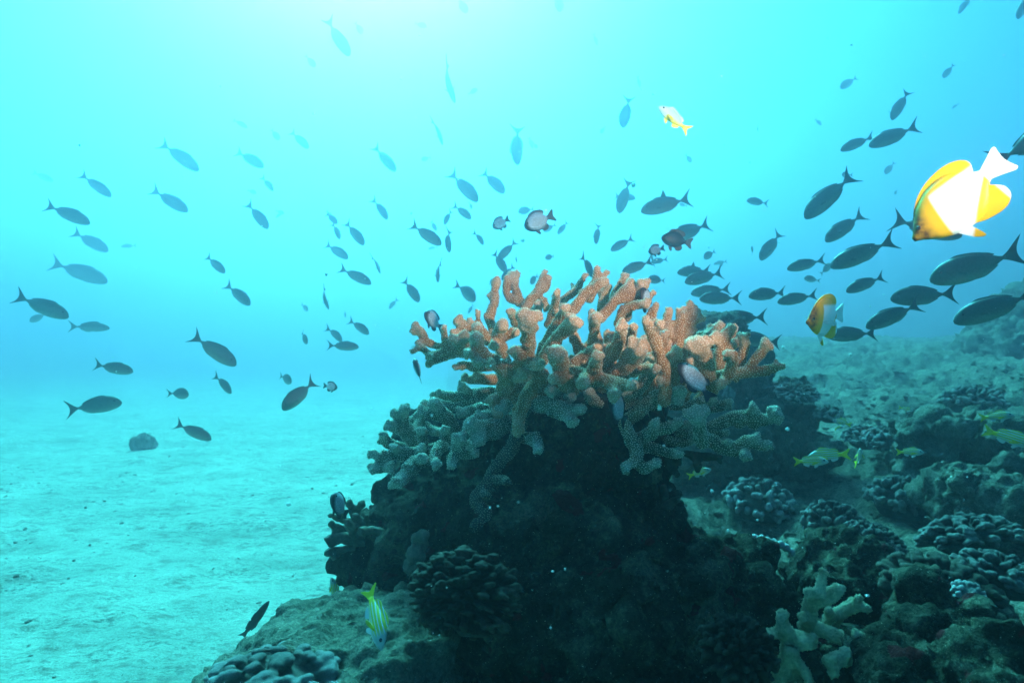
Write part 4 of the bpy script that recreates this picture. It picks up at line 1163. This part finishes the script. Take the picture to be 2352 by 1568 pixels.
FISH = [
 # ---- left water
 ('naso',188,403,251,447,5.2,8,'highest of the left edge column'),
 ('naso',110,473,199,508,4.3,5,'left edge, under the highest of that column'),
 ('naso',172,536,243,573,6.4,5,'left edge, third one down the column'),
 ('naso',124,605,238,643,6.2,5,'large and hazy, fourth down the left edge column'),
 ('naso',44,680,148,726,3.6,5,'closest to the left edge, overlapping a hazy fish'),
 ('tang',106,719,72,738,6.0,10,'half hidden under the fish closest to the left edge'),
 ('slim',163,750,245,752,4.9,5,'level, below the darkest left edge fish'),
 ('naso',78,398,118,413,9.5,5,'nearly lost in the haze at the far left'),
 ('slim',312,563,280,567,9.0,5,'alone in the haze of the left water'),
 ('naso',371,330,453,386,5.1,5,'topmost large fish of the left water'),
 ('naso',351,440,428,481,5.0,5,'directly below the topmost large left fish'),
 ('naso',543,350,604,380,5.4,8,'third large fish right of the left edge, upper row'),
 ('slim',603,408,627,437,5.8,25,'small one under the upper row, left of the glow'),
 ('naso',569,468,615,523,4.6,20,'with a bright speck on its flank, left centre'),
 ('naso',668,304,708,338,6.0,15,'small one below the brightest glow'),
 ('naso',535,276,567,291,8.0,10,'ghostly one left of the small fish under the glow'),
 ('tang',622,297,641,320,7.6,20,'ghostly oval between two small fish under the glow'),
 ('naso',748,52,803,122,5.6,12,'highest big fish, inside the white glow'),
 ('tang',816,54,832,76,7.4,30,'pale oval right of the highest big fish'),
 ('tang',701,129,724,152,7.4,25,'pale oval below left of the highest big fish'),
 ('tang',951,54,980,61,7.8,15,'pale oval near the top centre'),
 ('tang',1049,-4,1073,28,7.0,15,'cut by the top edge left of centre'),
 ('tang',1275,-14,1289,25,7.0,30,'cut by the top edge right of centre'),
 ('slim',1363,77,1372,103,8.2,20,'sliver below the top edge, right of centre'),
 ('slim',1013,146,1044,231,5.4,35,'seen from above in the upper centre glow',55),
 ('tang',1073,217,1097,205,7.8,15,'pale one beside the slender fish in the upper centre'),
 ('slim',998,273,1016,330,5.3,30,'slender one below the upper centre slender fish',50),
 ('slim',1189,289,1187,377,5.2,30,'thin as a blade in the upper centre',70),
 ('naso',1446,225,1430,291,5.0,25,'left of the bright yellow fish near the top',30),
 ('slim',1214,314,1224,340,8.4,20,'ghost right of the thin blade-like fish'),
 ('tang',1224,328,1234,340,8.6,20,'smaller ghost touching the one by the blade-like fish'),
 ('tang',1391,290,1380,306,8.2,20,'ghost left below the fish beside the yellow one'),
 ('tang',990,362,968,367,8.0,15,'pale oval between two mid-height fish, centre left'),
 ('naso',858,338,909,391,5.0,12,'middle height, left of the centre glow'),
 ('naso',1032,396,1098,461,4.6,5,'largest in the upper centre, tail raised'),
 ('naso',1106,392,1159,442,4.8,10,'right neighbour of the largest upper centre fish'),
 ('naso',859,458,890,502,4.8,30,'tail raised, below the mid-height fish at centre left'),
 ('naso',747,490,775,512,5.2,40,'crossing a rounder ghost at centre left'),
 ('tang',750,485,762,497,7.5,30,'round ghost behind the crossing fish at centre left'),
 ('naso',765,513,781,548,5.2,30,'just under the crossing pair at centre left'),
 ('naso',793,510,836,561,4.5,15,'right of the crossing pair at centre left'),
 ('naso',746,560,799,592,5.2,12,'pale grey one below the crossing pair'),
 ('naso',780,617,852,650,4.2,8,'level with the coral top, left of centre'),
 ('slim',859,586,873,627,4.8,40,'narrow one right of the pale grey fish',30),
 ('tang',633,484,652,490,8.0,10,'upper of two ghosts left of centre'),
 ('slim',650,488,634,500,8.3,10,'lower of two ghosts left of centre'),
 ('tang',568,437,588,443,8.6,10,'ghost above the fish with the speck'),
 ('naso',473,588,515,625,4.7,25,'mid-left, well left of the coral'),
 ('naso',521,653,573,699,4.1,20,'mid-left, lower right of its smaller twin'),
 ('naso',442,768,539,838,3.3,5,'big one above the sand at left'),
 ('naso',219,836,300,853,3.6,6,'near the left edge above the sand'),
 ('naso',161,938,271,925,3.4,5,'largest level one over the left sand'),
 ('naso',404,970,482,1010,3.5,5,'lowest of the left school, over the sand'),
 ('tang',391,902,431,905,3.8,50,'round one turned away over the left sand'),
 ('naso',496,860,530,902,3.8,35,'bent one under the big fish over the sand',0),
 ('tang',643,862,669,876,4.2,55,'round one left of the dark fish over the sand'),
 ('naso',725,873,650,938,3.1,8,'alone facing the sand left of the mound'),
 ('naso',736,660,754,709,4.2,35,'narrow one left of the coral, middle height',35),
 ('tang',690,762,706,788,4.3,40,'small dumpy one left of the coral'),
 ('naso',754,752,785,782,4.4,40,'tucked above a wider fish left of the coral'),
 ('naso',750,793,823,796,3.9,8,'wide one level with the coral branches, left'),
 ('naso',803,735,847,766,4.3,30,'with a white fleck at its snout, left of coral'),
 ('naso',926,641,963,692,4.0,20,'just above the damselfish left of the coral'),
 ('naso',1003,601,1006,646,4.2,50,'fins spread, upper left of the coral',0),
 ('tang',1049,652,1092,688,4.0,40,'stout one close to the upper left coral tips'),
 ('slim',912,686,894,709,6.2,20,'small one left of the stout fish'),
 ('slim',1089,698,1075,719,6.0,25,'small one behind the left coral tips'),
 ('tang',692,698,707,713,6.6,40,'round ghost left of the narrow fish'),
 ('tang',790,712,794,728,7.4,40,'tiny oval ghost left of the coral'),
 # ---- centre
 ('naso',943,517,1014,560,3.8,8,'big one left of the two white-flanked fish'),
 ('naso',1029,528,1030,578,4.2,40,'narrow one right of the big centre fish',40),
 ('naso',1042,472,1082,501,4.4,35,'plump one in the centre above the coral'),
 ('naso',1037,483,1020,515,4.8,30,'leaning one left of the plump centre fish'),
 ('naso',987,507,1003,529,6.4,35,'ghost behind the big centre fish'),
 ('tang',1078,464,1084,480,7.0,30,'little ghost above the plump centre fish'),
 ('slim',1006,567,983,572,8.0,10,'ghost below the big centre fish'),
 ('naso',1091,533,1111,561,4.6,40,'small one left below the first white-flanked fish'),
 ('naso',1131,578,1163,624,3.9,25,'crossing under another above the left coral tips'),
 ('naso',1187,552,1143,597,4.2,8,'crossing over another above the left coral tips'),
 ('slim',1183,585,1187,602,4.4,40,'tiny one right of the crossing pair'),
 ('naso',1181,610,1152,642,4.0,30,'peeking out behind the upper left coral tips'),
 ('naso',1122,655,1132,640,5.4,30,'small tail-like one left of the coral tips'),
 ('tang',1228,480,1190,486,5.6,10,'above the nearest white-flanked fish'),
 ('tang',1276,516,1248,530,5.0,30,'overlapped by the nearest white-flanked fish'),
 ('naso',1306,508,1281,537,5.4,20,'right of the nearest white-flanked fish'),
 ('tang',1275,588,1252,592,5.2,40,'above the middle coral tips'),
 ('tang',1236,632,1218,650,4.4,45,'round one behind the tips of the coral'),
 ('slim',1377,512,1368,560,4.6,20,'narrow one right of centre above the coral',30),
 ('naso',1455,547,1403,574,4.4,8,'above the middle right of the coral'),
 ('naso',1339,586,1361,634,3.4,40,'touching the coral tips right of centre'),
 ('naso',1447,412,1421,488,4.5,18,'crossing in front of another, upper right of centre',25),
 ('naso',1410,448,1459,456,5.6,10,'crossed by the steep fish right of centre'),
 ('spike',1588,458,1473,481,3.6,5,'humped one right of centre'),
 ('tang',1577,474,1561,468,6.0,30,'tiny one under the tail of the humped fish'),
 ('naso',1632,513,1538,548,3.7,6,'behind the black damselfish'),
 ('naso',1499,600,1429,624,3.7,8,'speckled one over the coral right of centre'),
 ('slim',1503,612,1494,578,4.4,30,'upright one amid a cluster over the coral',30),
 ('slim',1533,596,1495,602,5.2,15,'pale one in the cluster over the coral'),
 ('tang',1530,645,1488,640,4.3,20,'small one right over the tallest coral tips'),
 ('spike',1632,622,1557,624,3.9,12,'front half hidden, overlapped by its twin'),
 ('naso',1661,626,1574,646,3.6,8,'overlapping the fish with raised fin behind'),
 ('naso',1678,664,1588,672,3.8,5,'rear one of the overlapping pair over the right coral'),
 ('naso',1700,686,1608,684,3.5,6,'front one of the overlapping pair over the right coral'),
 ('naso',1805,672,1722,678,3.5,8,'ahead of another in line, right of the coral'),
 ('naso',1875,678,1789,692,3.4,5,'second in line, touching the butterflyfish'),
 ('naso',1761,728,1654,733,3.2,4,'lone large one just above the right coral branches'),
 ('naso',1791,787,1696,775,3.0,5,'passing behind the rightmost coral fingers'),
 ('naso',1893,599,1811,615,3.5,6,'middle of the right school, overlapping a small one'),
 ('tang',1885,630,1908,606,4.8,20,'small one behind the tail of a right school fish'),
 ('tang',1882,646,1849,637,4.8,20,'small hazy one above the smaller butterflyfish'),
 ('naso',1796,532,1747,595,4.0,15,'steep one in the right water, middle height'),
 ('tang',1731,582,1726,568,4.6,60,'round one left of the steep right fish'),
 ('tang',1643,577,1617,592,4.8,35,'stubby one right of the black damselfish'),
 ('slim',1671,600,1640,606,7.0,10,'ghost under the stubby fish right of centre'),
 ('naso',1763,470,1717,458,4.6,20,'small one alone right of the humped fish'),
 ('naso',1959,402,1852,495,3.2,8,'big steep one in the upper right'),
 ('tang',1955,404,1935,400,4.6,50,'hidden behind the tail of the big steep fish'),
 ('naso',1982,493,1899,550,3.5,8,'below the big steep upper right fish'),
 ('naso',2050,556,1914,608,3.0,4,'large one below the nearest butterflyfish'),
 ('naso',2030,635,1948,667,3.3,6,'between two rows, below the large right fish'),
 ('naso',2188,676,2055,682,2.9,4,'in front of the dim outcrop'),
 ('naso',2110,698,1996,750,2.9,8,'fin to fin with the one above it, right'),
 ('naso',2010,765,1905,770,3.0,5,'behind the smaller butterflyfish'),
 ('naso',2332,585,2151,637,2.5,4,'biggest of the right edge'),
 ('naso',2372,672,2206,736,2.3,4,'lowest of the right edge, tail cut off'),
 ('naso',2054,497,2196,545,3.1,5,'half hidden by the nearest butterflyfish'),
 ('naso',2296,366,2450,286,2.6,4,'only its tail end showing beyond the nearest butterflyfish'),
 ('naso',2005,318,1934,340,3.7,10,'nose to tail with a larger one, upper right'),
 ('naso',2104,300,2002,326,3.5,5,'larger of the nose to tail pair, upper right'),
 ('naso',2087,208,2050,271,3.9,18,'steep one above the nose to tail pair'),
 ('tang',1968,180,1932,199,5.6,15,'with a white fleck by its tail, upper right'),
 ('tang',2190,150,2168,176,5.4,20,'small one high in the upper right'),
 ('slim',2232,-8,2204,27,5.2,15,'cut by the top edge at the right'),
 ('naso',2368,-20,2340,38,4.2,15,'cut by the top right corner'),
 ('tang',2053,374,2034,398,6.4,20,'small hazy one right of the big steep fish'),
 ('tang',2062,436,2055,446,6.8,40,'round hazy dot near the nearest butterflyfish'),
 ('slim',1872,272,1886,288,7.4,20,'ghost left of the nose to tail pair'),
 ('slim',2203,238,2188,248,7.2,20,'ghost above the nearest butterflyfish'),
 ('slim',2041,254,2052,268,7.4,20,'ghost beside the steep upper right fish'),
 ('tang',1574,354,1588,373,7.2,25,'small one below the bright yellow fish'),
 ('slim',1739,286,1741,302,7.6,30,'sliver right of the bright yellow fish'),
 ('slim',1464,176,1470,200,8.6,20,'almost invisible left above the yellow fish'),
 ('slim',1663,600,1652,614,6.4,30,'wisp left of the right school'),
]
for r in FISH:
    k, tu, tv, hu, hv, d, a, wh = r[:8]
    d = d if d < 2.9 else 2.9 + (d - 2.9) * 2.2
    add_fish(k, tu, tv, hu, hv, d, a, wh, r[8] if len(r) > 8 else 0)

# damselfish
for kk, tu, tv, hu, hv, d, a, roll, full in [
 ('dasc',1274,494,1205,521,2.3,15,0,'nearest white-flanked damselfish with black tail, in open water above the coral'),
 ('dasc',1170,502,1132,522,3.6,20,0,'hazy blue-white damselfish left of the nearest white-flanked one'),
 ('dasc',1526,570,1490,578,3.4,25,0,'hazy white-flanked damselfish in the cluster above the right coral'),
 ('dasc',1017,757,976,718,2.2,35,10,'dark-edged damselfish hovering by the left coral tips'),
 ('dasc',966,872,953,828,2.2,50,20,'narrow damselfish seen nearly head-on, left below the coral'),
 ('dasc',1496,726,1474,662,1.72,30,0,'white-flanked damselfish upright against the top right coral tips'),
 ('dasc',1634,916,1562,834,1.46,-10,64,'bluish white damselfish diving among the right orange branches'),
 ('dasc',1437,972,1402,908,1.50,45,0,'shadowed blue damselfish sheltering under the orange coral'),
 ('dasc',798,1186,762,1138,1.62,45,10,'blue-white damselfish above the left finger coral'),
 ('dasc',743,885,774,890,3.3,30,0,'small white damselfish over the sand left of the mound'),
 ('damsel',1589,561,1521,543,2.5,12,0,'black damselfish covering the head of a larger fish'),
 ('damsel',1530,972,1526,915,1.62,40,0,'black fish hidden in the gap under the right orange branches'),
]:
    add_fish(kk, tu, tv, hu, hv, d, a, '', roll, full, splay=0)
# butterflyfish
add_fish('butter', 2288, 376, 2108, 540, 0.98, -6, '', 0, 'large blurred yellow and white butterflyfish close to the camera at right', splay=0)
add_fish('butter', 1934, 718, 1858, 736, 1.75, 60, '', -6, 'smaller yellow and white butterflyfish turned half towards us, right of the coral', splay=50)
# snappers and the yellow fish
M_YELFISH = yel_mat()
MESH['yel'] = [fish_mesh('yel', [(x, t * 0.95, b * 0.95, th) for x, t, b, th in SNAP], [ST, SD, SA, SP], M_YELFISH, 0.3)]
SPEC['yel'] = SPEC['snap']
NOUN['yel'] = NOUN['snap']
add_fish('yel', 1578, 303, 1514, 243, 1.5, 20, '', -20, 'bright yellow fish pointing up in the open water, upper right of centre')
for tu, tv, hu, hv, d, a, roll, full in [
 (846,1350,878,1484,1.18,25,-40,'yellow striped snapper diving head down over the low boulder'),
 (772,1392,763,1326,1.72,15,0,'yellow striped snapper peeking up from behind the low boulder'),
 (1581,1094,1632,1076,2.2,10,0,'yellow tailed snapper under the right antler coral'),
 (1826,1062,1899,1056,2.35,8,0,'striped snapper facing right in front of the outcrop'),
 (1946,1038,1858,1052,2.45,8,0,'striped snapper facing left, overlapping its neighbour by the outcrop'),
 (1972,1068,1976,1030,2.5,55,0,'striped snapper seen nearly head-on right of the overlapping two'),
 (2062,1040,2118,1036,2.5,10,0,'snapper with a bright yellow tail before the knobby coral'),
 (2256,962,2322,950,2.7,6,0,'yellow snapper facing right near the right edge'),
 (2272,990,2366,1020,2.3,10,0,'pale yellow snapper cut by the right edge'),
 (2066,936,2096,942,3.3,15,0,'hazy yellow-tailed snapper far over the right reef'),
 (1952,974,1914,966,3.0,15,0,'left one of the hazy snapper knot right of the outcrop'),
 (1920,958,1948,972,3.05,25,0,'middle one of the hazy snapper knot right of the outcrop'),
 (1918,986,1936,978,2.95,35,0,'lowest one of the hazy snapper knot right of the outcrop'),
]:
    add_fish('snap', tu, tv, hu, hv, d, a, '', roll, full)
add_fish('wrasse', 560, 1460, 616, 1385, 1.7, 10, '', 0, 'dark slender wrasse rising over the sand at lower left')

# ------------------------------------------------------------------ drifting specks
g = np.random.default_rng(8)
parts = []
OCT = (np.array([(1, 0, 0), (-1, 0, 0), (0, 1, 0), (0, -1, 0), (0, 0, 1), (0, 0, -1.0)]), np.array([(0, 2, 4), (2, 1, 4), (1, 3, 4), (3, 0, 4), (2, 0, 5), (1, 2, 5), (3, 1, 5), (0, 3, 5)]))
for i in range(650):
    d = 0.6 + 4.5 * g.random() ** 1.2
    u, v = g.normal(1350, 560), g.uniform(60, 1500)
    r = (0.0006 + 0.0022 * g.random() ** 4) * (0.5 + 0.5 * d)
    parts.append((ICO1[0] * r * g.uniform(0.6, 1.3, 3) + px(u, v, d), ICO1[1]))
V, Fc = join_parts(parts)
tag(mk('drifting_specks', V, Fc.tolist(), M_SPECK), 'tiny pale specks of plankton drifting in the water', 'plankton', kind='stuff')

# ------------------------------------------------------------------ the water itself
x0, x1, y0, y1, z0, z1 = -85, 85, -12, 88, -3.6, 10.0
V = [(x, y, z) for x in (x0, x1) for y in (y0, y1) for z in (z0, z1)]
F = [[0, 1, 3, 2], [4, 6, 7, 5], [0, 4, 5, 1], [2, 3, 7, 6], [0, 2, 6, 4], [1, 5, 7, 3]]
mh = bpy.data.materials.new('sea_water_haze')
mh.use_nodes = True
t = mh.node_tree
t.nodes.remove(t.nodes['Principled BSDF'])
pv = t.nodes.new('ShaderNodeVolumePrincipled')
pv.inputs['Color'].default_value = (0.80, 0.69, 0.88, 1)
pv.inputs['Density'].default_value = 0.061
pv.inputs['Anisotropy'].default_value = 0.88
t.links.new(pv.outputs[0], t.nodes['Material Output'].inputs['Volume'])
o = mk('haze', V, F, mh, smooth=False)
tag(o, 'blue water haze filling the whole scene', 'water', kind='stuff')
